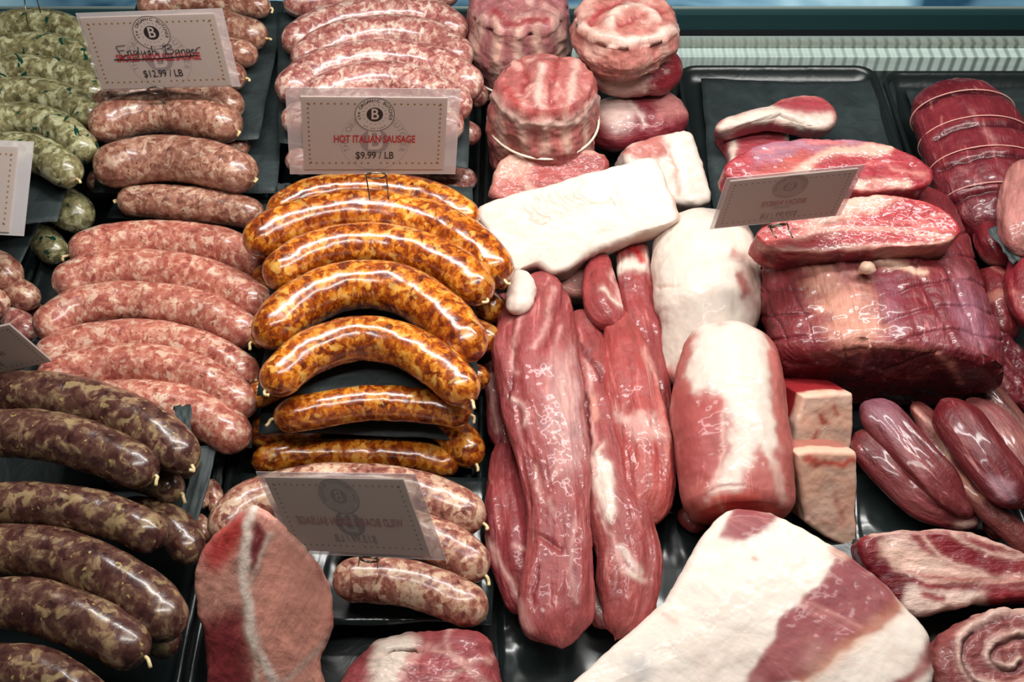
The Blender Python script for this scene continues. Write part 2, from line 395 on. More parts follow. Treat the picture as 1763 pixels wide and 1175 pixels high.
def slab(name, outline, p0, nrm, thick, mat, base, rnd=.006, bulge=0., ops=(), noise=((.001, .015),), N=300, K=70, fibre=0., center=None, side=None, taper=0.0, parent=None, chaikin=2, edge=.0022, crisp=False):
    n = unit(np.array(nrm, float)); P0 = at(*p0)
    o = np.array(outline, float)
    if crisp: o = np.stack([o, o + .12 * (np.roll(o, -1, 0) - o), o + .88 * (np.roll(o, -1, 0) - o)], 1).reshape(-1, 2)
    for _ in range(chaikin):
        o = np.stack([.75 * o + .25 * np.roll(o, -1, 0), .25 * o + .75 * np.roll(o, -1, 0)], 1).reshape(-1, 2)
    oc = np.vstack([o, o[:1]]); L = np.concatenate([[0], np.cumsum(np.linalg.norm(np.diff(oc, axis=0), axis=1))])
    s = np.linspace(0, L[-1], N, endpoint=False); o = np.stack([np.interp(s, L, oc[:, k]) for k in (0, 1)], 1)
    O = np.array([hit(x, y, P0, n) for x, y in o])
    cpt = O.mean(0) if center is None else hit(center[0], center[1], P0, n)
    SEED[0] += 1; dd_ = unit(O - cpt); O = O + dd_ * (edge * fbm(O / .014, SEED[0], 3) + edge * fbm(O / .045, SEED[0] + 5, 1))[:, None]
    d = O - cpt; rad = np.linalg.norm(d, axis=1, keepdims=True)
    rr = min(rnd, thick / 2 - 1e-4)
    rings = []
    for k in np.linspace(0, 1, K): rings.append((k, None, bulge * (1 - k * k), 0))
    out = []
    for k, _, h, _ in rings: out.append(cpt + d * (1 - rr / rad) * k + n * h)
    for a in np.linspace(0, math.pi / 2, 8)[1:]: out.append(cpt + d * (1 - rr * (1 - math.sin(a)) / rad) - n * rr * (1 - math.cos(a)))
    for k in np.linspace(0, 1, 16)[1:]: out.append(cpt + d * (1 - taper * k) - n * (rr + (thick - 2 * rr) * k))
    for a in np.linspace(math.pi / 2, 0, 7)[1:]: out.append(cpt + d * (1 - taper) * (1 - rr * (1 - math.sin(a)) / rad) - n * (thick - rr * (1 - math.cos(a))))
    for k in np.linspace(1, 0, 10)[1:]: out.append(cpt + d * (1 - taper) * (1 - rr / rad) * k - n * thick)
    R = np.array(out)
    u = unit(np.cross(n, [0, 1, 0])) * -1
    if np.linalg.norm(np.cross(n, [0, 1, 0])) < .05: u = np.array([1., 0, 0])
    v = np.cross(n, u); ca, sa = math.cos(fibre), math.sin(fibre)
    q = R - cpt; a, b, c = q @ u, q @ v, q @ n
    MC = np.stack([a * ca + b * sa, -a * sa + b * ca, c], -1)
    ob = build(name, R, MC, mat, base, ops, noise, parent=parent)
    if side is not None: pass
    return ob
def poly(c, pts, grow=0, **k): return ('poly', c, pts, grow, k)
def line(c, pts, w, **k): return ('line', c, pts, w, k)
def patch(c, wl, th, stretch=1, soft=3, **k): return ('noise', c, (wl, th, stretch), soft, k)

# ------------------------------------------------------------ the display case
def struct(name, V, F, m): return tag(raw(name, V, F, m, smooth=False), kind='structure')
struct('floor', *box(-.75, .75, -.52, .47, -.03, 0.0), M['deck'])
def xbar(name, y0, y1, z0, z1, m, label, cat='rail'):
    return tag(raw(name, *box(-.75, .75, y0, y1, z0, z1), m, smooth=False), label, cat)
xbar('air_vent_rail', .449, .466, 0, .018, M['rail'], 'pale ribbed metal vent rail running right behind the meat trays')
xbar('metal_step_rail', .4665, .474, 0, .024, M['rail2'], 'dull grey metal strip with bright lip behind the ribbed vent rail')
xbar('bright_trim_strip', .4742, .476, 0, .027, M['bright'], 'thin shiny metal trim line at the front of the dark gap')
struct('dark_gap_fill', *box(-.75, .75, .4764, .4995, 0, .019), M['blackp'])  # solid near-black block, paints in the dark of the gap between the rails
xbar('dark_teal_rail', .500, .512, 0, .038, M['teal'], 'dark teal plastic rail along the back edge of the case')
xbar('rail_lip', .5121, .514, 0, .040, M['bright'], 'thin pale lip between the dark teal rail and the blue glass')
tag(raw('rear_glass_shelf', *box(-.75, .75, .515, .80, .034, .040), M['glass'], smooth=False), 'blue tinted glass shelf at the far back of the case', 'shelf')
struct('wall_back', *box(-.75, .75, .80, .81, -.03, .35), M['teal'])

def tray(x0, x1, y0, y1, label, rim=.018, r=.022):
    cx, cy = (x0 + x1) / 2, (y0 + y1) / 2; hx, hy = (x1 - x0) / 2, (y1 - y0) / 2
    def loop(ins, z):
        out = []
        for sx, sy, a0 in ((1, 1, 0), (-1, 1, 90), (-1, -1, 180), (1, -1, 270)):
            for k in range(7):
                a = math.radians(a0 + 15 * k); rr = max(r - ins, .004)
                out.append((cx + sx * (hx - ins - rr) + rr * math.cos(a), cy + sy * (hy - ins - rr) + rr * math.sin(a), z))
        return out
    L = [loop(.004, .0), loop(.001, .010), loop(0, rim - .003), loop(.0004, rim), loop(.004, rim), loop(.006, rim - .004), loop(.012, .006), loop(.02, .004)]
    n = len(L[0]); V = [p for l in L for p in l]; F = []
    for i in range(len(L) - 1):
        for k in range(n): F.append((i * n + k, i * n + (k + 1) % n, (i + 1) * n + (k + 1) % n, (i + 1) * n + k))
    F.append(tuple(range((len(L) - 1) * n, len(L) * n))); F.append(tuple(range(n))[::-1])
    return tag(raw('meat_tray', V, F, M['tray']), label, 'tray')
tray(-.66, -.442, -.42, .46 - .02, 'black tray at the far left under the green herb sausages')
tray(-.438, -.232, -.42, .44, 'black tray under the speckled bangers and the long pink sausages')
tray(-.228, -.032, -.42, .44, 'black tray under the orange spiced sausages')
tray(-.028, .176, -.42, .44, 'black tray under the crown roasts and pork tenderloins')
tray(.180, .398, -.42, .435, 'black rounded tray under the folded chops and netted rib roast')
tray(.402, .640, -.42, .425, 'black rounded tray under the string-tied dark red roast')

def sheet(name, quad, label, thick=.0006, wav=.0022, seed=0, m='paper', cat='paper sheet', curl=0.0, n=26):
    """quad: four (px,py,z): back-left, back-right, front-right, front-left"""
    q = [at(*c) for c in quad]; V = []
    for j in range(n):
        for i in range(n):
            u, v = i / (n - 1), j / (n - 1)
            p = (q[0] * (1 - u) + q[1] * u) * (1 - v) + (q[3] * (1 - u) + q[2] * u) * v
            e = max(abs(u - .5), abs(v - .5)) * 2
            w = fbm(np.array([[u * 4 + seed, v * 4, seed]]), 3)[0]
            V.append(p + np.array([.0018 * w * (e > .99), .002 * w * (e > .99), wav * w + curl * e ** 6]))
    V = np.array(V); m2 = len(V); V = np.vstack([V, V - [0, 0, thick]]); F = []
    for j in range(n - 1):
        for i in range(n - 1):
            a = j * n + i; F.append((a, a + n, a + n + 1, a + 1)); F.append((a + m2, a + 1 + m2, a + n + 1 + m2, a + n + m2))
    bd = [i for i in range(n)] + [j * n + n - 1 for j in range(1, n)] + [(n - 1) * n + i for i in range(n - 2, -1, -1)] + [j * n for j in range(n - 2, 0, -1)]
    for a, b in zip(bd, bd[1:] + bd[:1]): F.append((a, b, b + m2, a + m2))
    return tag(raw(name, V, F, M[m]), label, cat)

# ------------------------------------------------------------ sausages
def sausage(m, pts, r, z, label, group, knots='', zs=None, name='sausage', flat_=.96):
    P = [(p[0], p[1], r, (zs[i] if zs else z), flat_) for i, p in enumerate(pts)]
    rr = [.86] + [1.0] * (len(pts) - 2) + [.86] if len(pts) > 2 else [1.] * 2
    P = [(a, b, c * k, d, e) for (a, b, c, d, e), k in zip(P, rr)]
    o, S = tube(name, P, M[m], (200, 150, 130), noise=((.0012, .03), (.0005, .008)), n_len=64, N=44, capk=1.05)
    tag(o, label, 'sausage', group)
    for e in knots:
        p, t, rad = (S[0, :3], unit(S[0, :3] - S[12, :3]), S[0, 3]) if e == 'l' else (S[-1, :3], unit(S[-1, :3] - S[-13, :3]), S[-1, 3])
        p = p - t * .0035; w_ = np.random.RandomState(len(bpy.data.objects)).uniform(-1, 1, 4)
        pts_ = [p, p + t * .005, p + t * .0065 + np.array([.002 * w_[0], -.002, .002 * w_[1]]), p + t * (.006 + .003 * w_[2]) + np.array([.004 * w_[0], -.0045, .003 * w_[3]])]
        V, F = wire(catmull(pts_, 9), 0.0013, 8); V = [v - np.array(o.location) for v in V]
        k = raw('casing_knot', V, F, M['knot']); k.parent = o
    return o
G = 'coarse pink sausages in the middle of the left pile'
g = lambda s: s
for pts, r, z, lb, kn in [
    ([(118, 440), (190, 420), (290, 413), (390, 428), (470, 468)], 35, .062, 'long coarse pink sausage at the back of the big pink pile, below the speckled bangers', 'l'),
    ([(90, 495), (170, 468), (280, 466), (380, 490), (462, 532)], 36, .062, 'long pink sausage with a knotless left end, second from the back of the pink pile', ''),
    ([(62, 578), (140, 530), (245, 520), (350, 537), (440, 582)], 37, .062, 'plump pink sausage with a long white highlight, third from the back of the pink pile', ''),
    ([(60, 622), (140, 592), (245, 583), (350, 605), (440, 655)], 35, .062, 'pink sausage in the middle front of the pink pile, fourth from the back', 'r'),
    ([(62, 662), (150, 636), (250, 628), (350, 652), (434, 708)], 38, .062, 'pink sausage with broad white glare, lying just behind the dark sausages', ''),
    ([(150, 690), (250, 695), (340, 712), (425, 765)], 42, .058, 'frontmost pink sausage, half hidden behind the dark sausages', '')]:
    sausage('pink', pts, r, z, lb, G, kn)
for pts, r, z, lb in [
    ([(100, 520), (200, 490), (340, 500), (440, 560)], 30, .024, 'pink sausage of the lower layer hidden beneath the pink pile'),
    ([(90, 640), (200, 610), (340, 640), (420, 700)], 30, .024, 'pink sausage of the lower layer under the front of the pink pile')]:
    sausage('pink', pts, r, z, lb, 'lower pink sausages')
sheet('paper_sheet', [(150, 400, .043), (450, 400, .043), (435, 770, .043), (90, 770, .043)], 'black paper sheet under the long pink sausages', seed=1, wav=.0008)

G = 'orange spiced sausages'
for pts, r, z, lb, kn in [
    ([(463, 372), (540, 338), (640, 330), (740, 343), (820, 385)], 33, .100, 'bright orange sausage at the very back of the orange pile, behind the wire prongs', 'l'),
    ([(427, 432), (480, 395), (565, 370), (650, 366), (745, 386), (820, 430), (868, 482)], 40, .104, 'longest orange sausage, pierced by the two wire prongs of the price card', 'r'),
    ([(460, 488), (530, 440), (620, 422), (710, 432), (790, 468), (838, 515)], 39, .104, 'orange sausage third from the back of the orange pile', 'r'),
    ([(447, 592), (510, 528), (600, 492), (690, 498), (765, 548), (822, 615)], 44, .106, 'thickest orange sausage, arched in the middle of the orange pile with glossy left shoulder', ''),
    ([(458, 672), (530, 610), (615, 584), (695, 595), (765, 640), (812, 690)], 40, .105, 'strongly arched orange sausage lying on the upper black paper, front of the top layer', 'lr')]:
    sausage('orange', pts, r, z, lb, G, kn)
for pts, r, z, lb, kn in [
    ([(470, 722), (540, 708), (640, 694), (740, 700), (812, 716)], 32, .070, 'orange sausage on the second black paper, below the arched top layer', 'lr'),
    ([(433, 490), (540, 450), (650, 440), (760, 470), (866, 545)], 31, .062, 'orange sausage under the top layer whose ends poke out beside the third one', ''),
    ([(433, 590), (540, 530), (650, 520), (760, 555), (862, 592)], 30, .062, 'orange sausage under the top layer whose left end shows beside the thickest one', 'l'),
    ([(425, 690), (540, 640), (650, 630), (760, 650), (845, 650)], 26, .060, 'orange sausage under the upper paper with a small left end showing', ''),
    ([(424, 750), (490, 736), (560, 742)], 31, .030, 'short orange end poking out left of the two black papers', 'l'),
    ([(432, 798), (500, 784), (620, 782), (720, 787), (790, 806)], 28, .026, 'lowest orange sausage, in the shadow under the black papers', ''),
    ([(745, 720), (790, 755), (820, 800)], 33, .034, 'orange sausage end pointing down at the lower right of the orange pile', 'r')]:
    sausage('orange', pts, r, z, lb, G, kn)
sheet('paper_sheet', [(488, 320, .083), (815, 320, .083), (823, 688, .0815), (445, 678, .0815)], 'upper black paper sheet under the arched orange sausages', seed=2, wav=.0008)
sheet('paper_sheet', [(480, 400, .0455), (830, 400, .0455), (816, 757, .0455), (446, 745, .0455)], 'lower black paper sheet with its front edge below the orange sausages', seed=3, wav=.0008)
sheet('paper_sheet', [(478, 316, .062), (500, 316, .062), (500, 345, .062), (478, 345, .062)], 'small grey paper corner showing left of the orange pile, beside the bangers', seed=4, wav=.0003)

G = 'marbled pink sausages behind the hot sausage card'
for pts, r, z, lb, kn in [
    ([(487, 8), (560, 0), (690, -22), (790, -8)], 28, .100, 'marbled sausage cut by the top edge of the photo, behind the others of its pile', ''),
    ([(490, 82), (560, 45), (650, 28), (740, 32), (797, 62)], 33, .100, 'marbled pale sausage second from the back, beside the standing rib roast', ''),
    ([(508, 115), (570, 77), (650, 60), (740, 68), (806, 108)], 35, .102, 'marbled sausage third from the back, above the price card', ''),
    ([(485, 168), (550, 122), (650, 103), (750, 115), (826, 158)], 36, .103, 'marbled sausage with a bright glint just above the hot sausage card', ''),
    ([(525, 175), (600, 148), (690, 143), (810, 190)], 37, .103, 'marbled sausage whose top arches just over the card edge', ''),
    ([(484, 210), (640, 185), (798, 222)], 33, .100, 'marbled sausage behind the card with both ends peeking out', '')]:
    sausage('back', pts, r, z, lb, G, kn)
for pts, r, z, lb in [
    ([(492, 285), (640, 245), (797, 258)], 30, .064, 'marbled sausage lower down behind the card, ends showing at both sides'),
    ([(560, 200), (700, 190), (826, 238)], 24, .066, 'small sausage end right of the card, upper one of the pair'),
    ([(560, 270), (700, 262), (800, 296)], 24, .050, 'small sausage end right of the card, at the height of its price line'),
    ([(560, 300), (700, 300), (822, 312)], 24, .026, 'dark sausage end at the lower right corner behind the card'),
    ([(600, 330), (700, 325), (812, 335)], 20, .024, 'lowest sausage end behind the card, next to the white pork fat slab'),
    ([(560, 140), (700, 120), (838, 172)], 26, .070, 'sausage end between the marbled pile and the tied rib roast')]:
    sausage('back', pts, r, z, lb, 'sausage ends right of the hot sausage card')
sheet('paper_sheet', [(478, 20, .082), (812, 20, .082), (806, 290, .082), (480, 246, .082)], 'black paper sheet under the marbled pink sausages', seed=5, wav=.0008)

G = 'speckled bangers'
for pts, r, z, lb, kn in [
    ([(236, 12), (350, -2), (466, 14)], 26, .100, 'speckled sausage at the very back of the banger pile, cut by the top edge', 'r'),
    ([(250, 62), (360, 45), (458, 66)], 30, .100, 'speckled sausage behind the card with a curled knot at its right end', 'r'),
    ([(250, 100), (350, 88), (444, 96)], 28, .098, 'speckled sausage behind the card, third from the back of the banger pile', ''),
    ([(235, 132), (340, 125), (424, 135)], 29, .099, 'speckled sausage with a pale curl, right of the lower corner of the handwritten card', 'r'),
    ([(160, 195), (210, 172), (290, 160), (365, 168), (413, 192)], 31, .098, 'speckled sausage just below the handwritten card', ''),
    ([(157, 232), (205, 205), (280, 193), (360, 205), (410, 226)], 38, .101, 'speckled sausage pierced by the wire of the handwritten card', 'r'),
    ([(162, 302), (220, 280), (300, 273), (380, 288), (440, 308)], 41, .092, 'plump speckled banger in front of the pierced one', 'r'),
    ([(203, 345), (280, 348), (370, 356), (455, 372)], 31, .068, 'frontmost speckled banger with a knot at its left end', 'l'),
    ([(300, 268), (370, 255), (430, 252)], 20, .066, 'small sausage end tucked right of the pierced one', ''),
    ([(230, 312), (190, 308), (150, 322)], 24, .040, 'pale sausage end between the green sausages and the bangers', '')]:
    sausage('banger', pts, r, z, lb, G, kn)
sheet('paper_sheet', [(236, 0, .080), (494, 0, .080), (446, 238, .080), (158, 258, .080)], 'wide black paper sheet under the speckled bangers, reaching right to the gap', seed=6, wav=.0012)
sheet('paper_sheet', [(200, 60, .058), (490, 60, .058), (478, 332, .058), (160, 332, .058)], 'second black paper sheet with its corner below the first, right of the bangers', seed=7, wav=.0012)
sheet('paper_sheet', [(220, 280, .044), (460, 280, .044), (468, 398, .044), (186, 372, .044)], 'black paper sheet under the frontmost speckled banger', seed=8, wav=.0012)

G = 'green herb sausages'
for pts, r, z, lb, kn in [
    ([(-70, 70), (20, 44), (100, 46), (168, 82)], 27, .098, 'green herb sausage at the very back, pierced by two thin prongs', ''),
    ([(-70, 108), (20, 84), (110, 88), (175, 126)], 27, .099, 'green herb sausage second from the back', ''),
    ([(-70, 148), (20, 122), (110, 130), (178, 170)], 28, .100, 'green herb sausage third from the back', ''),
    ([(-70, 190), (20, 162), (110, 172), (172, 208)], 29, .101, 'green herb sausage with a dark leaf curl, fourth from the back', ''),
    ([(-70, 240), (20, 208), (95, 220), (156, 268)], 32, .101, 'green herb sausage fifth from the back, just above the white card', ''),
    ([(-70, 275), (0, 262), (70, 268), (132, 308)], 34, .100, 'frontmost green herb sausage, its end beside the white card', 'r')]:
    sausage('herb', pts, r, z, lb, G, kn)
for pts, r, z, lb in [
    ([(60, 340), (105, 352), (150, 385)], 36, .052, 'short green flecked sausage end above the pink pile'),
    ([(50, 400), (80, 418), (103, 445)], 28, .030, 'dark green flecked sausage end left of the pink pile')]:
    sausage('herb', pts, r, z, lb, 'green flecked ends below the white card')
sheet('paper_sheet', [(-120, 150, .080), (160, 150, .080), (100, 380, .078), (-120, 410, .078)], 'black paper sheet hanging below the green herb sausages and the white card', seed=9, wav=.002)
sheet('paper_sheet', [(-120, 300, .056), (110, 300, .056), (32, 460, .050), (-120, 440, .050)], 'lower black paper sheet under the white card, above the pale sausage ends', seed=10, wav=.002)
for pts, r, z, lb in [
    ([(-60, 450), (-10, 462), (28, 490)], 34, .050, 'pale round sausage end at the left edge, below the black paper'),
    ([(5, 490), (35, 505), (62, 525)], 26, .040, 'pale round sausage end second from the left edge, beside the pink pile'),
    ([(-60, 515), (-20, 520), (8, 535)], 28, .048, 'sausage end at the left edge above the grey tilted card'),
    ([(0, 545), (30, 555), (52, 585)], 24, .030, 'pale sausage end with a green fleck right of the grey card'),
    ([(40, 525), (65, 540), (82, 560)], 15, .020, 'tiny pale sausage end squeezed against the pink pile')]:
    sausage('boar' if r != 24 else 'back', pts, r, z, lb, 'pale sausage ends at the left edge')

G = 'dark sausages in the lower left corner'
for pts, r, z, lb, kn in [
    ([(-80, 682), (60, 680), (180, 702), (275, 750), (330, 802)], 42, .100, 'dark sausage at the back of the dark pile, pierced by two thin prongs', 'r'),
    ([(-80, 748), (60, 748), (170, 775), (268, 820)], 44, .108, 'dark sausage with a yellow knot, second from the back of the dark pile', 'r'),
    ([(-80, 868), (60, 868), (180, 888), (282, 930)], 40, .096, 'dark sausage third from the back, below the black gap', ''),
    ([(-80, 948), (60, 950), (165, 980), (255, 1035), (300, 1095)], 47, .098, 'long dark sausage bending down to the right, fourth from the back', ''),
    ([(-80, 1042), (50, 1042), (150, 1075), (250, 1132)], 48, .104, 'dark sausage second from the front of the dark pile', 'r'),
    ([(-80, 1155), (60, 1162), (180, 1225)], 48, .104, 'frontmost dark sausage, cut by the lower edge of the photo', '')]:
    sausage('dark', pts, r, z, lb, G, kn)
for pts, r, z, lb, kn in [
    ([(180, 812), (250, 820), (312, 850)], 30, .066, 'dark sausage end with a pale knot tucked under the second dark sausage', 'r'),
    ([(200, 880), (290, 905), (338, 965)], 36, .052, 'dark sausage end beside the raised pork chop', ''),
    ([(180, 1050), (250, 1070), (300, 1125)], 34, .056, 'dark sausage end in the shadow under the long bending one', ''),
    ([(210, 760), (290, 775), (332, 815)], 30, .070, 'dark sausage end just below the knot of the rearmost dark sausage', '')]:
    sausage('dark', pts, r, z, lb, 'dark ends of the lower layer', kn)
for pts, r, z, lb in [
    ([(330, 800), (342, 830), (350, 875)], 13, .030, 'thin slice of sausage seen between the two black paper strips'),
    ([(355, 830), (368, 850), (374, 885)], 15, .022, 'small sausage end right of the black paper strips'),
    ([(330, 890), (345, 905), (352, 935)], 16, .022, 'small pale sausage end below the black paper strips')]:
    sausage('boar', pts, r, z, lb, 'small ends between the paper strips')
def stand(quad, label, seed):
    return sheet('paper_sheet', quad, label, seed=seed, wav=.001, n=18)
stand([(300, 698, .085), (329, 697, .085), (326, 760, .085), (300, 752, .085)], 'black paper corner standing up between the dark and the pink sausages', 11)
stand([(342, 768, .060), (376, 766, .055), (330, 930, .045), (298, 915, .045)], 'black paper strip hanging down right of the dark pile', 12)
stand([(376, 770, .030), (392, 770, .030), (366, 905, .012), (350, 905, .012)], 'narrow grey-black paper strip right of the hanging one', 13)

G = 'wild boar sausages under the mirrored card'
for pts, r, z, lb, kn in [
    ([(372, 935), (430, 872), (540, 842), (650, 840), (755, 864), (832, 902)], 42, .052, 'long boar sausage at the back, arching behind the mirrored card', 'r'),
    ([(560, 925), (680, 915), (770, 940), (836, 992)], 40, .050, 'boar sausage in the middle, right end beside the pork tenderloin', 'r'),
    ([(572, 1006), (625, 998), (710, 1007), (790, 1036), (836, 1060)], 40, .052, 'front boar sausage pierced by the wire ring below the mirrored card', '')]:
    sausage('boar', pts, r, z, lb, G, kn)
sheet('paper_sheet', [(410, 820, .026), (840, 820, .026), (848, 1075, .026), (420, 1075, .026)], 'shiny black film under the boar sausages', seed=14, m='liner', cat='liner film')

# ------------------------------------------------------------ price cards
def text_mesh(s, size, xs=1.0, bold=0.0, shear=0.0):
    cu = bpy.data.curves.new('t', 'FONT'); cu.body = s; cu.size = size; cu.offset = bold; cu.align_x = 'CENTER'; cu.align_y = 'CENTER'; cu.shear = shear
    o = bpy.data.objects.new('t', cu); C.objects.link(o)
    me = bpy.data.meshes.new_from_object(o.evaluated_get(bpy.context.evaluated_depsgraph_get()))
    V = [(v.co.x * xs, v.co.y) for v in me.vertices]; F = [tuple(p.vertices) for p in me.polygons]
    bpy.data.objects.remove(o); bpy.data.curves.remove(cu); bpy.data.meshes.remove(me); return V, F
class Flat:
    def __init__(s): s.V = []; s.F = []
    def add(s, V, F, dx=0, dy=0, rot=0.):
        b = len(s.V); c, n = math.cos(rot), math.sin(rot)
        s.V += [(x * c - y * n + dx, x * n + y * c + dy) for x, y in V]; s.F += [tuple(i + b for i in f) for f in F]
    def text(s, t, size, dx, dy, xs=1., bold=0., rot=0., shear=0.): V, F = text_mesh(t, size, xs, bold, shear); s.add(V, F, dx, dy, rot)
    def disc(s, x, y, r, n=32, ry=None): s.add([(r * math.cos(2 * math.pi * k / n), (ry or r) * math.sin(2 * math.pi * k / n)) for k in range(n)], [tuple(range(n))], x, y)
    def ring(s, x, y, r, w, n=60):
        V = [((r + e) * math.cos(2 * math.pi * k / n), (r + e) * math.sin(2 * math.pi * k / n)) for e in (-w / 2, w / 2) for k in range(n)]
        s.add(V, [(k, (k + 1) % n, n + (k + 1) % n, n + k) for k in range(n)], x, y)
    def path(s, pts, w):
        P = catmull(pts, len(pts) * 6); T = unit(np.gradient(P, axis=0)); Nn = np.stack([-T[:, 1], T[:, 0]], 1) * w / 2
        V = [tuple(v) for v in np.vstack([P + Nn, P - Nn])]; m = len(P)
        s.add(V, [(k, k + 1, m + k + 1, m + k) for k in range(m - 1)])
    def arc_text(s, t, size, cx, cy, r, a0, a1, bold=0., inward=False):
        n = len(t)
        for i, ch in enumerate(t):
            if ch == ' ': continue
            a = math.radians(a0 + (a1 - a0) * i / (n - 1)); s.text(ch, size, cx + r * math.cos(a), cy + r * math.sin(a), 1, bold, a - math.pi / 2 + (math.pi if inward else 0))
def price_card(Rm, loc, w, asp, inset, label, name, price, mirror=False, hand=False, big=True, sub=None, name_size=.088, thick=.0012, tx=0.):
    h = w * asp; Mx = Matrix([[*Rm[0], loc[0]], [*Rm[1], loc[1]], [*Rm[2], loc[2]], [0, 0, 0, 1]])
    root = bpy.data.objects.new('price_card', None); C.objects.link(root); root.matrix_world = Mx; root.empty_display_size = .02
    tag(root, label, 'price card')
    def slabm(n, x0, x1, y0, y1, z0, z1, m):
        V, F = box(x0, x1, y0, y1, z0, z1); o = raw(n, V, F, m, smooth=False); o.parent = root; return o
    l, r, b, t = inset
    slabm('clear_sleeve', -w / 2, w / 2, 0, h, -thick / 2 - .0004, -thick / 2, M['sleeve'])
    slabm('card_paper', -w / 2 + l * w, w / 2 - r * w, b * h, h - t * h, -thick / 2 + .0001, thick / 2, M['card'])
    x0, x1, y0, y1 = -w / 2 + l * w, w / 2 - r * w, b * h, h - t * h; pw, ph = x1 - x0, y1 - y0; cx, cy = (x0 + x1) / 2 + tx * pw, (y0 + y1) / 2
    sg = -1 if mirror else 1
    def put(n, fl, m, lift):
        V = [(cx + sg * x, cy + y, thick / 2 + lift) for x, y in fl.V]; F = [f[::-1] for f in fl.F] if mirror else fl.F
        o = raw(n, V, F, m, smooth=False); o.parent = root; return o
    g_ = M['ghost'] if mirror else M['gold']
    f = Flat(); mx, my = pw * .455, ph * .41; nx, ny = 20, 13
    for i in range(nx + 1):
        x = -mx + 2 * mx * i / nx
        if abs(x) > pw * .135: f.disc(x, my, pw * .0075, 12)
        if abs(x) > pw * .045: f.disc(x, -my, pw * .0075, 12)
    for j in range(1, ny):
        for sx in (-1, 1): f.disc(sx * mx, -my + 2 * my * j / ny, pw * .0075, 12)
    for sx in (-1, 1):
        for sy in (-1, 1): f.disc(sx * (mx - pw * .008), sy * (my - ph * .01), pw * .0075, 12)
    put('dotted_border', f, g_, .00006)
    if big:
        f = Flat()
        if not mirror:
            f.ring(0, -ph * .10, ph * .40, ph * .004); f.arc_text('THE ORGANIC BUTCHER', ph * .10, 0, -ph * .10, ph * .34, 200, -20)
        f.disc(0, -ph * .10, ph * .17); put('watermark_emblem', f, M['ghost'] if mirror else M['grey'], .00005)
        f = Flat(); f.text('B', ph * .40, 0, -ph * .09, .85, pw * .004); put('watermark_letter', f, M['cardink'], .0001)
    f = Flat(); f.disc(0, ph * .27, ph * .232, 48); put('emblem_ground', f, M['cardink'], .00014)
    f = Flat(); ly = ph * .27
    f.ring(0, ly, ph * .225, ph * .007); f.arc_text('the ORGANIC BUTCHER', ph * .058, 0, ly, ph * .185, 198, -18, pw * .0006)
    f.arc_text('of mclean', ph * .045, 0, ly, ph * .19, 232, 308, 0, True)
    for k in range(16):
        a = 2 * math.pi * k / 16; f.path([(ph * .12 * math.cos(a), ly + ph * .12 * math.sin(a)), (ph * .145 * math.cos(a + .1), ly + ph * .145 * math.sin(a + .1))], ph * .004)
    f.disc(0, ly, ph * .095, 32); put('emblem', f, M['ghost'] if mirror else M['ink'], .00018)
    f = Flat(); f.text('B', ph * .20, 0, ly, .85, pw * .002); put('emblem_letter', f, M['cardink'], .00024)
    f = Flat(); ns = ph * .14; V, F = text_mesh(name, ns, .74, pw * .0022); wd_ = max(v[0] for v in V) - min(v[0] for v in V)
    k = pw * name_size / wd_; f.add([(x * k, y) for x, y in V], F, 0, -ph * .07); put('product_name', f, M['pink_i'] if mirror else M['red'], .0003)
    f = Flat(); f.text(price, ph * .14, 0, -ph * (.30 if not sub else .33), .78, pw * .0007); put('price_text', f, M['ghost'] if mirror else M['ink'], .0003)
    if sub: f = Flat(); f.text(sub, ph * .05, 0, -ph * .17, 1.); put('small_print', f, M['ghost'], .0003)
    if hand:
        f = Flat(); W_ = pw * .0062; X = lambda pts: [((x - .5) * pw, (y - .5) * ph) for x, y in pts]
        for st in ([(.20, .595), (.215, .50), (.235, .455)], [(.20, .60), (.285, .612)], [(.205, .535), (.265, .545)], [(.235, .452), (.295, .485)],
                   [(.285, .535), (.292, .475)], [(.288, .515), (.31, .54), (.318, .48), (.33, .485)],
                   [(.37, .53), (.345, .525), (.345, .485), (.37, .50), (.374, .53), (.372, .46), (.35, .43)],
                   [(.39, .59), (.385, .50), (.40, .475)], [(.41, .53), (.412, .485), (.435, .50), (.44, .53), (.442, .475)],
                   [(.49, .53), (.468, .52), (.49, .50), (.478, .475), (.462, .48)], [(.51, .60), (.505, .475)], [(.507, .51), (.53, .53), (.54, .475), (.555, .49)],
                   [(.63, .60), (.622, .48)], [(.605, .58), (.66, .605), (.685, .575), (.64, .545), (.69, .535), (.68, .485), (.61, .475)],
                   [(.735, .53), (.71, .52), (.712, .485), (.735, .50), (.738, .53), (.745, .48)], [(.76, .53), (.762, .48)], [(.762, .51), (.785, .53), (.79, .48)],
                   [(.83, .53), (.81, .525), (.81, .49), (.83, .50), (.835, .53), (.83, .44), (.81, .42)],
                   [(.85, .505), (.872, .515), (.865, .53), (.848, .51), (.855, .48), (.875, .485)], [(.89, .53), (.888, .48)], [(.889, .51), (.91, .545), (.935, .555)]):
            q = [((x - .545) * .86 + .5, y) for x, y in st]; f.path(X(q), W_)
        put('handwriting', f, M['ink'], .0004)
        f = Flat(); f.path(X([(.16, .418), (.3, .412), (.5, .416), (.66, .43), (.80, .445)]), pw * .010); put('strike_line', f, M['ink'], .0004)
    return root
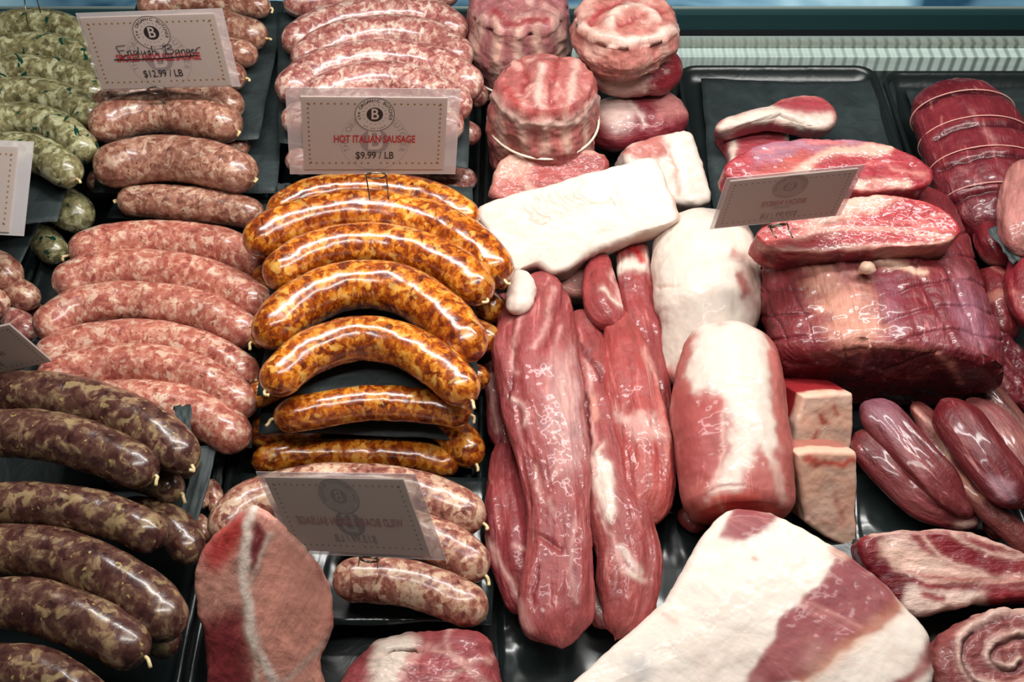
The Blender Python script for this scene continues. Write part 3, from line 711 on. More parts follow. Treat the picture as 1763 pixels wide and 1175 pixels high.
def clip(Rm, loc, w, px, tips, label, ring=.0085, cat='card clip', xoff=0.):
    Rm = np.array(Rm); L = np.array(loc) + Rm[:, 0] * xoff
    nrm = Rm[:, 2]; c = L + Rm[:, 1] * ring * .1 + nrm * .0016
    P = []
    for k in range(33):
        a = math.radians(-90 + 720 * k / 32 ) ; P.append(c + ring * (math.cos(a) * Rm[:, 0] + math.sin(a) * (Rm[:, 1] * .55 + nrm * .25)) + nrm * (.0005 + .0012 * k / 32))
    V, F = wire(P, .0006, 8)
    root = tag(raw('card_clip', V, F, M['wire']), label, cat)
    for s, tp in zip((-1, 1), tips):
        t = at(*tp); a = c + s * ring * Rm[:, 0] + Rm[:, 1] * ring * .2 + nrm * .0016
        V, F = wire(catmull([a + np.array([0, 0, .002]), a * .6 + t * .4, t], 10), .0006, 8); p = raw('prong', V, F, M['wire']); p.parent = root
    return root
CD = {
 'eng': ([[0.9991, -0.0412, -0.0109], [-0.0066, 0.1035, -0.9946], [0.0421, 0.9938, 0.1032]], [-0.3102, 0.2405, 0.135], 0.1199),
 'hot': ([[0.9883, 0.0889, 0.124], [0.1145, 0.1051, -0.9878], [-0.1009, 0.9905, 0.0937]], [-0.1168, 0.1247, 0.135], 0.1387),
 'bis': ([[0.9872, 0.0427, 0.1538], [0.159, -0.1749, -0.9717], [-0.0146, 0.9837, -0.1794]], [0.2121, 0.0607, 0.14], 0.1095),
 'boa': ([[0.9178, -0.2402, -0.3162], [-0.2278, 0.3337, -0.9148], [0.3252, 0.9116, 0.2515]], [-0.0994, -0.2139, 0.09], 0.1215),
 'lef': ([[0.9904, 0.0714, -0.1181], [-0.1264, 0.8132, -0.5682], [0.0555, 0.5777, 0.8144]], [-0.4759, 0.0912, 0.1], 0.1311),
 'low': ([[0.9732, -0.1959, 0.1203], [0.086, -0.1752, -0.9808], [0.2132, 0.9649, -0.1537]], [-0.3942, -0.0615, 0.1], 0.0935)}
price_card(*CD['eng'][:2], CD['eng'][2] * 1.07, .60, (.02, .06, .03, .05), 'price card with handwritten name above a struck-out red line, $12.99', 'SMOKED ANDOUILLE SAUSAGE', '$12.99 / LB', hand=True, name_size=.64, tx=.0)
price_card(*CD['hot'], .6, (.085, .075, .07, .09), 'price card reading HOT ITALIAN SAUSAGE, $9.99 a pound', 'HOT ITALIAN SAUSAGE', '$9.99 / LB', name_size=.57)
price_card(*CD['bis'], .6, (.03, .05, .04, .04), 'tilted price card seen from behind above the rib steaks, print mirrored', 'BISON RIBEYE', '$29.99 / LB', mirror=True, big=False, sub='BONELESS', name_size=.36)
price_card(*CD['boa'], .6, (.05, .08, .06, .05), 'price card seen from behind over the boar sausages, mirrored print', 'WILD BOAR & BISON SAUSAGE', '$13.99 / LB', mirror=True, name_size=.78)
price_card(*CD['lef'], .62, (.05, .10, .03, .07), 'brightly lit white price card leaning at the left edge of the case', 'CHICKEN SAUSAGE', 'N', name_size=.30, tx=-.0, big=False)
price_card(*CD['low'], .6, (.0, .0, .0, .0), 'grey price card seen from behind at the left edge above the dark sausages', 'SAUSAGE', '$10.99 / LB', mirror=True, big=False, name_size=.5)
clip(*CD['eng'], 0, [(290, 182, .116), (297, 178, .116)], 'wire clip holding the handwritten card over the bangers', xoff=-.012)
clip(*CD['hot'], 0, [(637, 345, .122), (669, 345, .122)], 'wire clip with two prongs in the long orange sausage', xoff=.002)
clip(*CD['bis'], 0, [(1337, 410, .137), (1365, 410, .137)], 'wire clip standing in the thick rib steak', xoff=-.0, ring=.0075)
clip(*CD['boa'], 0, [(617, 975, .074), (650, 978, .074)], 'wire clip ring at the foot of the mirrored boar card', xoff=.004, ring=.0068)
clip(*CD['low'], 0, [(24, 663, .116), (71, 662, .116)], 'wire prongs stuck in the rearmost dark sausage', xoff=-.02, ring=.008)
def prong_pair(a, b, label):
    V, F = wire(np.array([at(*a[0]), at(*a[1])]), .0006); o = tag(raw('card_clip', V, F, M['wire']), label, 'card clip')
    V, F = wire(np.array([at(*b[0]), at(*b[1])]), .0006); p = raw('prong', V, F, M['wire']); p.parent = o
prong_pair([(40, -20, .145), (48, 48, .118)], [(58, -20, .145), (70, 22, .12)], 'thin wire prongs at the top left in the rearmost green sausage')

# ------------------------------------------------------------ meats
LP = (168, 74, 74); LPL = (196, 98, 92); LPD = (128, 44, 48); FAT = (240, 218, 202); FATP = (226, 170, 150); FATW = (232, 214, 200)
BF = (122, 26, 36); BFL = (160, 46, 52); BFD = (86, 14, 24); SILV = (196, 150, 160)

# large raised pork chop, lower left
o = slab('pork_chop', [(436, 868), (410, 882), (385, 905), (352, 938), (332, 985), (334, 1050), (350, 1110), (354, 1230), (580, 1230), (545, 1150), (574, 1085), (573, 1030), (553, 975), (510, 925), (470, 890)],
     (452, 1100, .046), (.05, -.66, .75), .019, M['pork'], (248, 172, 152), rnd=.005, bulge=.003, fibre=1.2, taper=.12, center=(450, 1060), N=340, K=90,
     noise=((.0012, .02), (.0004, .006)), ops=[
     poly((206, 60, 58), [(432, 868), (385, 900), (350, 940), (345, 985), (370, 1000), (395, 975), (420, 930), (436, 885)], soft=12),
     poly((150, 54, 58), [(330, 1060), (420, 1040), (436, 1110), (440, 1250), (330, 1250)], soft=14),
     poly((214, 150, 132), [(330, 965), (372, 985), (420, 960), (416, 1030), (385, 1050), (345, 1065), (330, 1020)], soft=16),
     poly((140, 44, 52), [(442, 895), (470, 925), (456, 960), (438, 995), (426, 980), (430, 930)], soft=5),
     poly((250, 170, 150), [(470, 935), (520, 950), (560, 1010), (570, 1080), (520, 1140), (480, 1150), (450, 1090), (438, 1050)], soft=10),
     line((255, 232, 216), [(436, 872), (424, 930), (420, 990), (428, 1050), (440, 1110), (470, 1170), (490, 1230)], 16, d=.0006),
     line((238, 200, 182), [(428, 1010), (448, 965), (468, 920)], 8, d=.0004),
     line((236, 196, 178), [(445, 1120), (440, 1180), (432, 1230)], 9),
     line((232, 190, 174), [(572, 1085), (520, 1150), (480, 1175)], 10), line((240, 205, 190), [(385, 900), (436, 868), (480, 892), (556, 975), (576, 1050)], 5),
     line((190, 100, 92), [(548, 975), (575, 1040), (560, 1120)], 12, a=.6)])
tag(o, 'large pork chop standing on its edge in front of the boar sausages', 'pork chop')
o = slab('pork_shoulder_piece', [(560, 1230), (590, 1140), (640, 1092), (700, 1078), (770, 1070), (830, 1074), (858, 1100), (862, 1240), (700, 1290)], (720, 1150, .066), (.0, -.12, 1), .052, M['pork'], (176, 78, 82), rnd=.02, bulge=.006,
     noise=((.004, .03), (.001, .008)), ops=[
     poly(FAT, [(640, 1095), (700, 1085), (722, 1110), (700, 1150), (680, 1200), (630, 1200), (640, 1140)], soft=6, warp=12, d=.001),
     line((220, 160, 150), [(690, 1165), (740, 1120), (800, 1140)], 9, warp=12), line((220, 160, 150), [(770, 1085), (780, 1130), (850, 1190)], 8, warp=12), line((226, 170, 158), [(760, 1180), (800, 1150), (850, 1130)], 7, warp=10),
     line((228, 176, 164), [(610, 1120), (680, 1085), (760, 1076)], 7)])
tag(o, 'red pork piece with a white fat patch at the lower edge, below the boar sausages', 'pork')

# tied crown roasts, back centre
def vert(name, px, py, rpx, ztop, zbot, mat, base, ops, label, cat, lean=(0, 0), noise=((.006, .035), (.003, .014), (.001, .006)), flare=1.06, sq=2.0):
    c = at(px, py, ztop); r = rpx * depth(c) / FPX
    zs = np.linspace(zbot, ztop, 5)
    P = np.array([[c[0] + lean[0] * (1 - k), c[1] + lean[1] * (1 - k), z] for k, z in zip(np.linspace(0, 1, 5), zs)])
    rr = np.full(5, r) * np.array([.97, 1.0, flare, 1.0, .97]); o, S = tube(name, (P, rr, np.ones(5)), mat, base, world=True, ref=(0, 1, 0), caps=('cut', 'cut'), ops=ops, noise=noise, n_len=90, N=200, bulge=.25, sq=sq)
    return tag(o, label, cat), c, r
def hoop(o, c, r, z, wob=.002, th=.0012, name='string'):
    P = [(c[0] + (r + .0015) * math.cos(a), c[1] + (r + .0015) * math.sin(a), z + wob * math.sin(2 * a + 1)) for a in np.linspace(0, 2 * math.pi, 60, endpoint=False)]
    V, F = wire(P, th, 8, True); s = raw(name, [np.array(v) - np.array(o.location) for v in V], F, M['string']); s.parent = o; return s
rib_ops = lambda x0, x1, y0, y1: [line((226, 178, 160), [(x, y0 - 10), (x + 3, y1)], 13, warp=5, d=.001) for x in np.linspace(x0, x1, 5)]
o, c, r = vert('rib_roast', 937, 140, 93, .125, .022, M['pork'], (196, 110, 104), rib_ops(862, 1010, 195, 260) + [
     patch((228, 172, 158), .02, .25, .4, a=.8, inside=[(842, 120), (870, 88), (935, 80), (1000, 92), (1032, 140), (1015, 190), (937, 208), (860, 180)]),
     line((158, 50, 54), [(850, 150), (870, 185), (935, 205), (1000, 190), (1028, 150)], 8, warp=6, a=.8, d=-.002),
     line((234, 196, 182), [(846, 165), (890, 205), (940, 218), (1000, 205), (1030, 170)], 9, d=.002),
     line((170, 60, 62), [(900, 160), (905, 110), (890, 90)], 8, d=-.003), line((176, 66, 66), [(950, 175), (955, 120), (968, 92)], 8, d=-.003), line((232, 190, 176), [(925, 175), (930, 120)], 12, d=.002),
     line((228, 182, 168), [(985, 170), (990, 110)], 12, d=.002), line((190, 70, 68), [(870, 150), (905, 190), (985, 188)], 9)],
     'tied standing pork rib roast with white string, nearest of the upright roasts', 'rib roast')
hoop(o, c, r * 1.03, .078)
o, c, r = vert('rib_roast', 893, 0, 90, .125, .022, M['pork'], (182, 112, 112), rib_ops(820, 960, 45, 130) + [patch((222, 176, 164), .02, .2, .4, a=.7), line((170, 60, 64), [(850, 20), (880, 38), (940, 36)], 10)],
     'standing rib roast cut by the top edge of the photo, behind the tied one', 'rib roast')
hoop(o, c, r * 1.03, .05)
o, c, r = vert('rolled_roast', 1078, 22, 92, .150, .105, M['pork'], (206, 128, 116), [
     line((178, 58, 62), [(1010, 50), (1040, 15), (1090, 0), (1140, 20)], 10, d=-.003), line((240, 206, 190), [(1050, 45), (1060, 20), (1100, 8), (1130, 30)], 16, d=.002), line((170, 56, 60), [(1070, 45), (1100, 28), (1120, 42)], 8, d=-.003),
     line((238, 205, 190), [(995, 40), (1040, 66), (1100, 72), (1165, 50)], 14, d=.001), patch((232, 184, 168), .02, .15, .6, a=.7)],
     'pale rolled pork roast on top of the stack at the top edge', 'pork roast')
o, _ = tube('pork_roast', [(1012, 112, 40, .085, .8), (1060, 120, 52, .085, .75), (1120, 120, 50, .085, .75), (1176, 118, 38, .085, .8)], M['pork'], (190, 116, 112), noise=((.004, .03), (.001, .008)), ops=[
     poly((150, 40, 50), [(1108, 100), (1180, 85), (1180, 165), (1115, 160)], soft=5), poly((222, 186, 174), [(1020, 100), (1085, 85), (1108, 110), (1100, 160), (1050, 165), (1020, 130)], soft=8, warp=12),
     line((226, 190, 180), [(1100, 90), (1110, 160)], 6), patch((232, 196, 184), .015, .3, a=.6)])
tag(o, 'pork roast with a dark red right half, middle of the right-hand stack', 'pork roast')
o, _ = tube('pork_roast', [(1010, 200, 50, .042, .68), (1060, 210, 60, .042, .65), (1120, 205, 60, .042, .65), (1182, 195, 45, .042, .7)], M['pork'], (146, 44, 56), noise=((.004, .03), (.001, .008)), ops=[
     poly((222, 188, 178), [(1020, 165), (1060, 160), (1090, 185), (1080, 225), (1050, 230), (1030, 200)], soft=8, warp=14), poly((206, 130, 126), [(1120, 165), (1180, 150), (1185, 200), (1140, 205)], soft=8, warp=10),
     line((226, 196, 186), [(1080, 170), (1110, 215)], 6, warp=10)])
tag(o, 'dark red pork roast with white sinew at the bottom of the right-hand stack', 'pork roast')

# pork fat slabs
o = slab('pork_belly_block', [(868, 256), (1030, 250), (1062, 285), (1000, 330), (835, 352), (850, 300)], (930, 310, .062), (.0, -.45, .9), .030, M['pork'], FATP, rnd=.006, noise=((.0025, .02), (.0006, .006)), ops=[
     poly((184, 82, 78), [(905, 300), (935, 276), (990, 262), (1060, 268), (1060, 300), (930, 335)], soft=5, warp=8), poly((206, 110, 100), [(850, 310), (900, 300), (910, 350), (830, 355)], soft=8),
     line((240, 200, 184), [(868, 256), (1030, 250)], 10)])
tag(o, 'pink pork block lying between the tied rib roast and the big white fat slab', 'pork block')
o = slab('pork_belly_block', [(1062, 262), (1110, 235), (1180, 220), (1198, 232), (1214, 290), (1230, 335), (1222, 350), (1160, 352), (1120, 345)], (1150, 300, .060), (.12, -.5, .85), .045, M['fat'], FATW, rnd=.007, noise=((.002, .02),), ops=[
     poly((206, 120, 108), [(1060, 266), (1110, 236), (1140, 232), (1150, 262), (1120, 280)], soft=5, warp=8), line((226, 160, 146), [(1150, 250), (1172, 330)], 7), line((244, 226, 214), [(1165, 250), (1190, 340)], 14, d=.001)])
tag(o, 'smaller white fat block behind the right end of the big fat slab', 'pork block')
wr = [line((214, 156, 134), [(900 + 12 * i, 352 - 5 * i), (918 + 12 * i, 375 - 3 * i), (938 + 14 * i, 386 - 4 * i)], 3, d=-.0012, warp=16, a=.7, soft=3) for i in range(9)]
o = slab('pork_fat_slab', [(812, 360), (850, 342), (940, 318), (1060, 284), (1128, 264), (1140, 290), (1160, 340), (1174, 368), (1168, 382), (1120, 396), (1050, 420), (1000, 446), (978, 466), (952, 472), (925, 455), (905, 462), (880, 474), (850, 420)],
     (990, 370, .088), (.0, -.38, .92), .034, M['fat'], FATW, rnd=.006, bulge=.002, center=(985, 375), N=380, K=90, taper=.05, noise=((.0014, .02), (.0004, .006)), ops=wr + [
     patch((244, 216, 200), .02, .25, .3, a=.6), line((240, 205, 190), [(812, 366), (880, 476)], 8), line((236, 190, 175), [(1062, 330), (1078, 372)], 3), line((224, 140, 124), [(1070, 268), (1130, 262), (1170, 375)], 4, a=.7),
     line((226, 160, 140), [(1055, 345), (1060, 355)], 4)])
tag(o, 'big white slab of pork fat lying across the tenderloins', 'pork fat')
o = slab('pork_block', [(938, 455), (1000, 440), (1022, 440), (1016, 500), (1002, 516), (950, 500)], (980, 480, .040), (0, -.4, .9), .030, M['pork'], (216, 140, 126), rnd=.007, ops=[line((236, 190, 176), [(940, 470), (1016, 450)], 12)])
tag(o, 'small pink pork block peeking out under the big white fat slab', 'pork block')

# pork tenderloins
NO = ((.0050, .060), (.0042, .022, .22), (.0016, .008, .18), (.0004, .004))
SN = (228, 172, 162)
ST = [patch((214, 150, 140), .006, .50, .07, a=.55, soft=1.5), patch((122, 40, 44), .007, .52, .08, a=.6, soft=2, d=-.0006)]
o, S = tube('pork_tenderloin', [(938, 470, 16, .058), (930, 520, 56, .060), (922, 600, 76, .060), (932, 700, 78, .060), (948, 790, 68, .058), (962, 880, 58, .056), (966, 980, 60, .052), (962, 1060, 62, .046), (968, 1118, 42, .040)], M['pork'], LP, flt=.52, noise=NO, n_len=260, N=180, capk=1.1, ops=ST + [
     poly((222, 186, 180), [(940, 640), (985, 590), (1000, 660), (1008, 780), (985, 830), (955, 800), (940, 720)], soft=14, warp=16, a=.62),
     line(SN, [(965, 560), (945, 640), (950, 720), (975, 800)], 5, warp=6), line(SN, [(985, 600), (978, 700), (962, 800), (940, 830)], 4, warp=6), line(SN, [(958, 600), (962, 690)], 4), line(SN, [(975, 610), (990, 720)], 3), line(SN, [(968, 640), (975, 760)], 3),
     line(SN, [(950, 500), (940, 560), (918, 600)], 6, warp=8), line((150, 50, 54), [(975, 490), (962, 540), (940, 600)], 5, d=-.003), line((132, 40, 46), [(885, 600), (872, 680)], 6, d=-.003),
     line(SN, [(900, 540), (880, 620), (890, 640)], 4), line((236, 196, 186), [(880, 680), (902, 700), (900, 730)], 7, warp=8, d=.001), line(SN, [(918, 800), (930, 860)], 6, warp=8), line(SN, [(945, 860), (955, 890)], 7, warp=6),
     line(SN, [(990, 900), (982, 980), (995, 1040)], 4, warp=7), line((142, 46, 50), [(930, 920), (965, 940)], 8, d=-.003), line(SN, [(900, 1040), (915, 1080)], 9, warp=7), line((146, 48, 52), [(928, 980), (920, 1040)], 6, d=-.002),
     patch((190, 92, 90), .03, .25, .3, a=.6, soft=6)])
tag(o, 'longest pork tenderloin with a silvery sinew patch, running down beside the orange sausages', 'pork tenderloin', 'pork tenderloins')
f, _ = tube('fat_lobe', [(897, 470, 14, .082), (896, 500, 26, .082), (888, 540, 18, .080)], M['fat'], (240, 214, 200), flt=.7, noise=((.003, .015),), n_len=40, N=60); f['label'] = 'white lobe of fat at the top end'
f.location -= o.location; f.parent = o
o, S = tube('pork_tenderloin', [(872, 750, 16, .030), (866, 810, 34, .032), (878, 890, 48, .034), (888, 970, 48, .034), (902, 1030, 38, .030), (915, 1066, 20, .026)], M['pork'], (158, 60, 64), flt=.7, noise=NO, n_len=160, N=120, capk=1.1, ops=ST + [
     line(SN, [(885, 940), (920, 950), (925, 970)], 6, warp=8), line(SN, [(838, 930), (860, 980), (900, 1035)], 8, warp=8), line((190, 92, 90), [(850, 800), (870, 900)], 20, a=.5, soft=10)])
tag(o, 'short pork tenderloin low on the left, beside the boar sausage ends', 'pork tenderloin', 'pork tenderloins')
o, S = tube('pork_tenderloin', [(998, 535, 18, .046), (1016, 600, 28, .046), (1026, 690, 36, .046), (1040, 790, 42, .046), (1064, 890, 54, .044), (1084, 970, 58, .040), (1078, 1040, 46, .036), (1058, 1105, 22, .030)], M['pork'], (172, 78, 76), flt=.6, noise=NO, n_len=240, N=150, capk=1.1, ops=ST + [
     poly(FAT, [(1015, 790), (1035, 770), (1052, 810), (1060, 880), (1045, 900), (1030, 860)], soft=6, warp=12), line(SN, [(1012, 620), (1020, 720), (1020, 800), (1030, 880)], 6, warp=8), line(FAT, [(1042, 830), (1052, 895)], 15, warp=6, d=.001),
     line((244, 226, 216), [(1070, 945), (1100, 985)], 14, warp=5, d=.001), line(FAT, [(1080, 985), (1108, 1000)], 9), line((120, 36, 42), [(1000, 600), (1030, 640), (1035, 660)], 6, d=-.003), line(SN, [(1040, 900), (1075, 985)], 6, warp=8),
     line((190, 100, 94), [(1062, 920), (1110, 1000)], 16, a=.5), line((228, 150, 130), [(1020, 690), (1028, 720)], 10), line((120, 36, 42), [(1010, 680), (1012, 760)], 5, d=-.003)])
tag(o, 'slim pork tenderloin with white fat spots, right of the longest one', 'pork tenderloin', 'pork tenderloins')
o, _ = tube('pork_trimming', [(1010, 1015, 16, .022), (1028, 1050, 24, .022), (1045, 1085, 22, .020)], M['pork'], (186, 96, 92), flt=.7, noise=NO, n_len=60, N=60, ops=[line(FAT, [(1020, 1030), (1050, 1080)], 6)])
tag(o, 'small pork scrap between the front ends of the two long tenderloins', 'pork scrap')
o, S = tube('pork_tenderloin', [(1062, 530, 18, .050), (1076, 590, 36, .050), (1090, 680, 48, .050), (1104, 770, 54, .048), (1112, 850, 52, .044), (1098, 905, 26, .040)], M['pork'], (186, 78, 74), flt=.66, noise=NO, n_len=180, N=150, capk=1.0, ops=ST + [
     poly((236, 196, 184), [(1058, 715), (1095, 710), (1130, 720), (1140, 745), (1110, 755), (1075, 745)], soft=8, warp=18, a=.85), line(SN, [(1110, 600), (1128, 660)], 5), line((224, 140, 124), [(1118, 620), (1140, 720), (1150, 800)], 6, a=.6),
     patch((206, 104, 94), .03, .2, .4, a=.5, soft=6)])
tag(o, 'thick bright red pork tenderloin left of the big white loin', 'pork tenderloin', 'pork tenderloins')
o, S = tube('pork_tenderloin', [(1080, 408, 26, .048), (1092, 450, 34, .046), (1098, 520, 32, .040), (1118, 600, 30, .036), (1132, 680, 26, .032), (1145, 745, 14, .030)], M['pork'], (170, 66, 66), flt=.7, noise=NO, n_len=180, N=100, ops=[
     poly(FAT, [(1050, 450), (1090, 445), (1118, 430), (1122, 470), (1090, 460), (1060, 480)], soft=6, warp=8), line((196, 30, 34), [(1068, 412), (1095, 430), (1105, 445)], 14), patch((134, 60, 60), .02, .2, .5, a=.6)])
tag(o, 'pork tenderloin with a white band near its top, squeezed beside the big loin', 'pork tenderloin', 'pork tenderloins')
o, S = tube('pork_tenderloin', [(1036, 440, 18, .052), (1034, 480, 24, .054), (1040, 530, 30, .056), (1062, 562, 22, .054)], M['pork'], (176, 72, 72), flt=.7, noise=NO, n_len=100, N=90, ops=[line(SN, [(1050, 470), (1062, 510), (1090, 550)], 7, warp=8), line(FAT, [(1035, 505), (1070, 530)], 6, warp=8)])
tag(o, 'folded end of a pork tenderloin just below the big white fat slab', 'pork tenderloin', 'pork tenderloins')

o, S = tube('pork_tenderloin', [(868, 505, 18, .036), (858, 570, 28, .036), (858, 650, 30, .034), (862, 730, 24, .032), (866, 775, 12, .030)], M['pork'], (150, 56, 62), flt=.7, noise=NO, n_len=120, N=90, ops=ST + [line(SN, [(845, 600), (842, 680), (858, 740)], 6, warp=6)])
tag(o, 'dark thin pork tenderloin pressed between the longest one and the orange sausages', 'pork tenderloin', 'pork tenderloins')
# pork loins
o, S = tube('pork_loin', [(1205, 385, 62, .048), (1214, 430, 88, .052), (1218, 500, 94, .052), (1214, 560, 84, .046), (1186, 620, 52, .034), (1168, 668, 30, .026)], M['skin'], FATW, flt=.74, noise=((.003, .04), (.0012, .014)), n_len=220, N=200, capk=.6, ops=[
     poly((206, 96, 88), [(1128, 640), (1180, 620), (1215, 640), (1200, 720), (1130, 720)], soft=10, warp=10), poly((196, 128, 116), [(1278, 430), (1300, 440), (1312, 560), (1295, 560)], soft=10, warp=10, a=.7),
     line((232, 190, 172), [(1130, 495), (1165, 492)], 3, d=-.0015), line((166, 90, 84), [(1262, 435), (1280, 445)], 12, warp=8), line((170, 100, 92), [(1274, 470), (1284, 505)], 16, warp=8),
     line((228, 190, 172), [(1170, 640), (1195, 590), (1240, 560)], 4, d=-.002), line((236, 210, 194), [(1220, 440), (1222, 560)], 3, warp=12), patch((240, 218, 200), .03, .2, .5, a=.6, soft=8)])
tag(o, 'rear pork loin covered in thick creamy white fat', 'pork loin')
o, S = tube('pork_loin', [(1258, 572, 66, .066), (1256, 630, 88, .066), (1254, 700, 100, .062), (1262, 780, 102, .058), (1268, 836, 100, .054), (1274, 884, 94, .050)], M['skin'], (196, 104, 96), flt=.72, caps=('round', 'cut'), noise=((.003, .04), (.0012, .014)), n_len=220, N=220, bulge=.2, capk=.6, ops=[
     poly(FATW, [(1200, 555), (1280, 548), (1315, 575), (1330, 680), (1340, 770), (1330, 800), (1310, 760), (1290, 800), (1270, 855), (1225, 855), (1250, 790), (1256, 720), (1245, 680), (1190, 670), (1180, 640)], soft=7, warp=14),
     poly((186, 84, 80), [(1160, 680), (1240, 680), (1256, 720), (1245, 800), (1200, 840), (1160, 800)], soft=10, warp=14), line((228, 180, 166), [(1250, 690), (1240, 800), (1225, 840)], 6, warp=10),
     line((156, 60, 56), [(1195, 870), (1235, 838), (1290, 838), (1345, 880)], 4), line(FAT, [(1150, 690), (1145, 730)], 10, warp=6), line((232, 200, 186), [(1330, 800), (1345, 860)], 20, warp=12, a=.5),
     poly((206, 70, 62), [(1205, 878), (1240, 846), (1290, 846), (1345, 880), (1370, 960), (1180, 960)], soft=3, warp=3), line((224, 140, 120), [(1235, 850), (1245, 880), (1262, 920)], 4, warp=5), line((206, 110, 96), [(1195, 880), (1250, 860), (1300, 858), (1340, 890)], 3, warp=4)])
tag(o, 'front pork loin with half fat, half bare meat and a cut red end', 'pork loin')
o, _ = tube('pork_trimming', [(1172, 878, 16, .016), (1192, 898, 20, .016), (1212, 910, 16, .014)], M['pork'], (150, 58, 58), flt=.7, n_len=40, N=50)
tag(o, 'small dark pork flap under the cut end of the front loin', 'pork scrap')

# beef: netted rib roast and rib steaks
net = []
for i in range(-5, 9):
    x = 1400 + i * 46
    net.append(line((128, 40, 52), [(x, 400), (x + 50, 480), (x + 110 + i * 3, 620)], 3, warp=6, wl=.03, d=-.0022, soft=2))
for j in range(6):
    y = 400 + j * 42
    net.append(line((128, 40, 52), [(1290, y + 25), (1350, y + 16), (1390, y + 14)], 3, warp=6, wl=.03, d=-.0022, soft=2))
    net.append(line((128, 40, 52), [(1520, y + 30), (1600, y + 5), (1660, y), (1730, y + 20)], 3, warp=6, wl=.03, d=-.0022, soft=2))
cutp = [(1335, 655), (1380, 622), (1440, 606), (1520, 600), (1620, 598), (1712, 612), (1720, 640), (1700, 760), (1340, 760)]
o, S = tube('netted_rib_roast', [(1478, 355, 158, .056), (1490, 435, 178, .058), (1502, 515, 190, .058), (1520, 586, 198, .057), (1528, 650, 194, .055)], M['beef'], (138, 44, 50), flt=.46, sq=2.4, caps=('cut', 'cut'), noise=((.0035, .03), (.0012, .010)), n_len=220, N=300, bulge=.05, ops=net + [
     poly((226, 160, 136), [(1385, 455), (1480, 470), (1500, 520), (1530, 590), (1460, 602), (1420, 560), (1400, 500)], soft=16, warp=22, a=.85), poly((176, 120, 140), [(1650, 480), (1700, 520), (1712, 600), (1670, 590), (1640, 520)], soft=14, warp=16, a=.6),
     poly((170, 100, 116), [(1500, 470), (1540, 470), (1560, 560), (1530, 580)], soft=14, warp=16, a=.6), patch((196, 128, 136), .03, .35, .5, a=.5, soft=6),
     line((240, 196, 170), [(1590, 470), (1480, 440)], 10, warp=8), poly((104, 16, 26), cutp, soft=3, warp=4), line((222, 140, 120), [(1450, 612), (1490, 606), (1530, 600), (1600, 606), (1640, 630)], 5, warp=5), line((200, 100, 90), [(1490, 610), (1480, 640)], 4, warp=4),
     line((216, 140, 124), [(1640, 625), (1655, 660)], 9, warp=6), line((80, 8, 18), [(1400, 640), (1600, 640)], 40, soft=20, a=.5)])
tag(o, 'huge dark red rib roast wrapped in elastic netting, cut face to the front', 'beef roast')
o = slab('rib_steak', [(1246, 285), (1275, 258), (1330, 240), (1420, 234), (1500, 240), (1565, 262), (1608, 290), (1600, 318), (1560, 328), (1420, 330), (1300, 318), (1255, 308)], (1430, 285, .128), (.05, -.28, .95), .030, M['beef'], (176, 48, 58), rnd=.004, bulge=.001, N=340, K=80, edge=.0035, noise=((.0018, .03), (.0008, .008)), ops=[
     poly((170, 110, 128), [(1290, 250), (1360, 232), (1480, 232), (1500, 250), (1400, 262), (1300, 285)], soft=8, warp=10), poly((196, 84, 74), [(1300, 300), (1370, 262), (1400, 268), (1340, 312)], soft=8, warp=10),
     line((236, 178, 158), [(1340, 310), (1390, 290), (1430, 262), (1530, 258)], 14, warp=8, d=.001), line((238, 186, 166), [(1480, 320), (1560, 318)], 14, warp=6), line((226, 150, 136), [(1530, 290), (1590, 300)], 3, warp=8), patch((216, 110, 108), .012, .42, .3, a=.7, soft=2)])
tag(o, 'upper rib steak lying behind the mirrored bison card', 'steak')
o = slab('rib_steak', [(1297, 400), (1340, 378), (1400, 352), (1470, 335), (1560, 333), (1620, 350), (1655, 385), (1655, 410), (1600, 426), (1500, 428), (1430, 434), (1350, 436), (1310, 420)], (1470, 385, .128), (.0, -.30, .95), .036, M['beef'], (190, 56, 62), rnd=.0035, bulge=.0, edge=.003, N=360, K=90, noise=((.0014, .03), (.0008, .008)), ops=[
     poly((238, 178, 158), [(1440, 345), (1530, 330), (1570, 335), (1520, 350), (1490, 372), (1440, 385), (1400, 400), (1360, 392)], soft=6, warp=12, d=.0008), poly((206, 84, 80), [(1297, 402), (1350, 380), (1390, 400), (1370, 425), (1310, 425)], soft=8),
     line((234, 170, 152), [(1370, 408), (1440, 395), (1540, 395), (1640, 412)], 7, warp=8), line((238, 186, 168), [(1310, 428), (1400, 432), (1500, 424), (1640, 420)], 6, warp=5), poly((218, 140, 122), [(1500, 428), (1640, 420), (1645, 470), (1500, 480)], soft=8, warp=8),
     poly((140, 36, 46), [(1310, 436), (1490, 436), (1490, 480), (1340, 480)], soft=8, warp=8), patch((224, 120, 112), .010, .38, .3, a=.7, soft=2)])
tag(o, 'thick rib steak on top of the netted roast, wire clip stuck in its left end', 'steak')
o = slab('folded_chop', [(1232, 222), (1250, 208), (1290, 195), (1340, 208), (1365, 225), (1362, 262), (1310, 275), (1270, 312), (1240, 305), (1262, 262), (1240, 234)], (1300, 235, .030), (0, -.2, 1), .022, M['pork'], (182, 66, 76), rnd=.008, ops=[line(FAT, [(1262, 215), (1262, 250), (1262, 300)], 10, warp=6), line(FAT, [(1345, 212), (1362, 240)], 8)])
tag(o, 'lower folded pork chop in front on the black paper of the tray', 'pork chop')
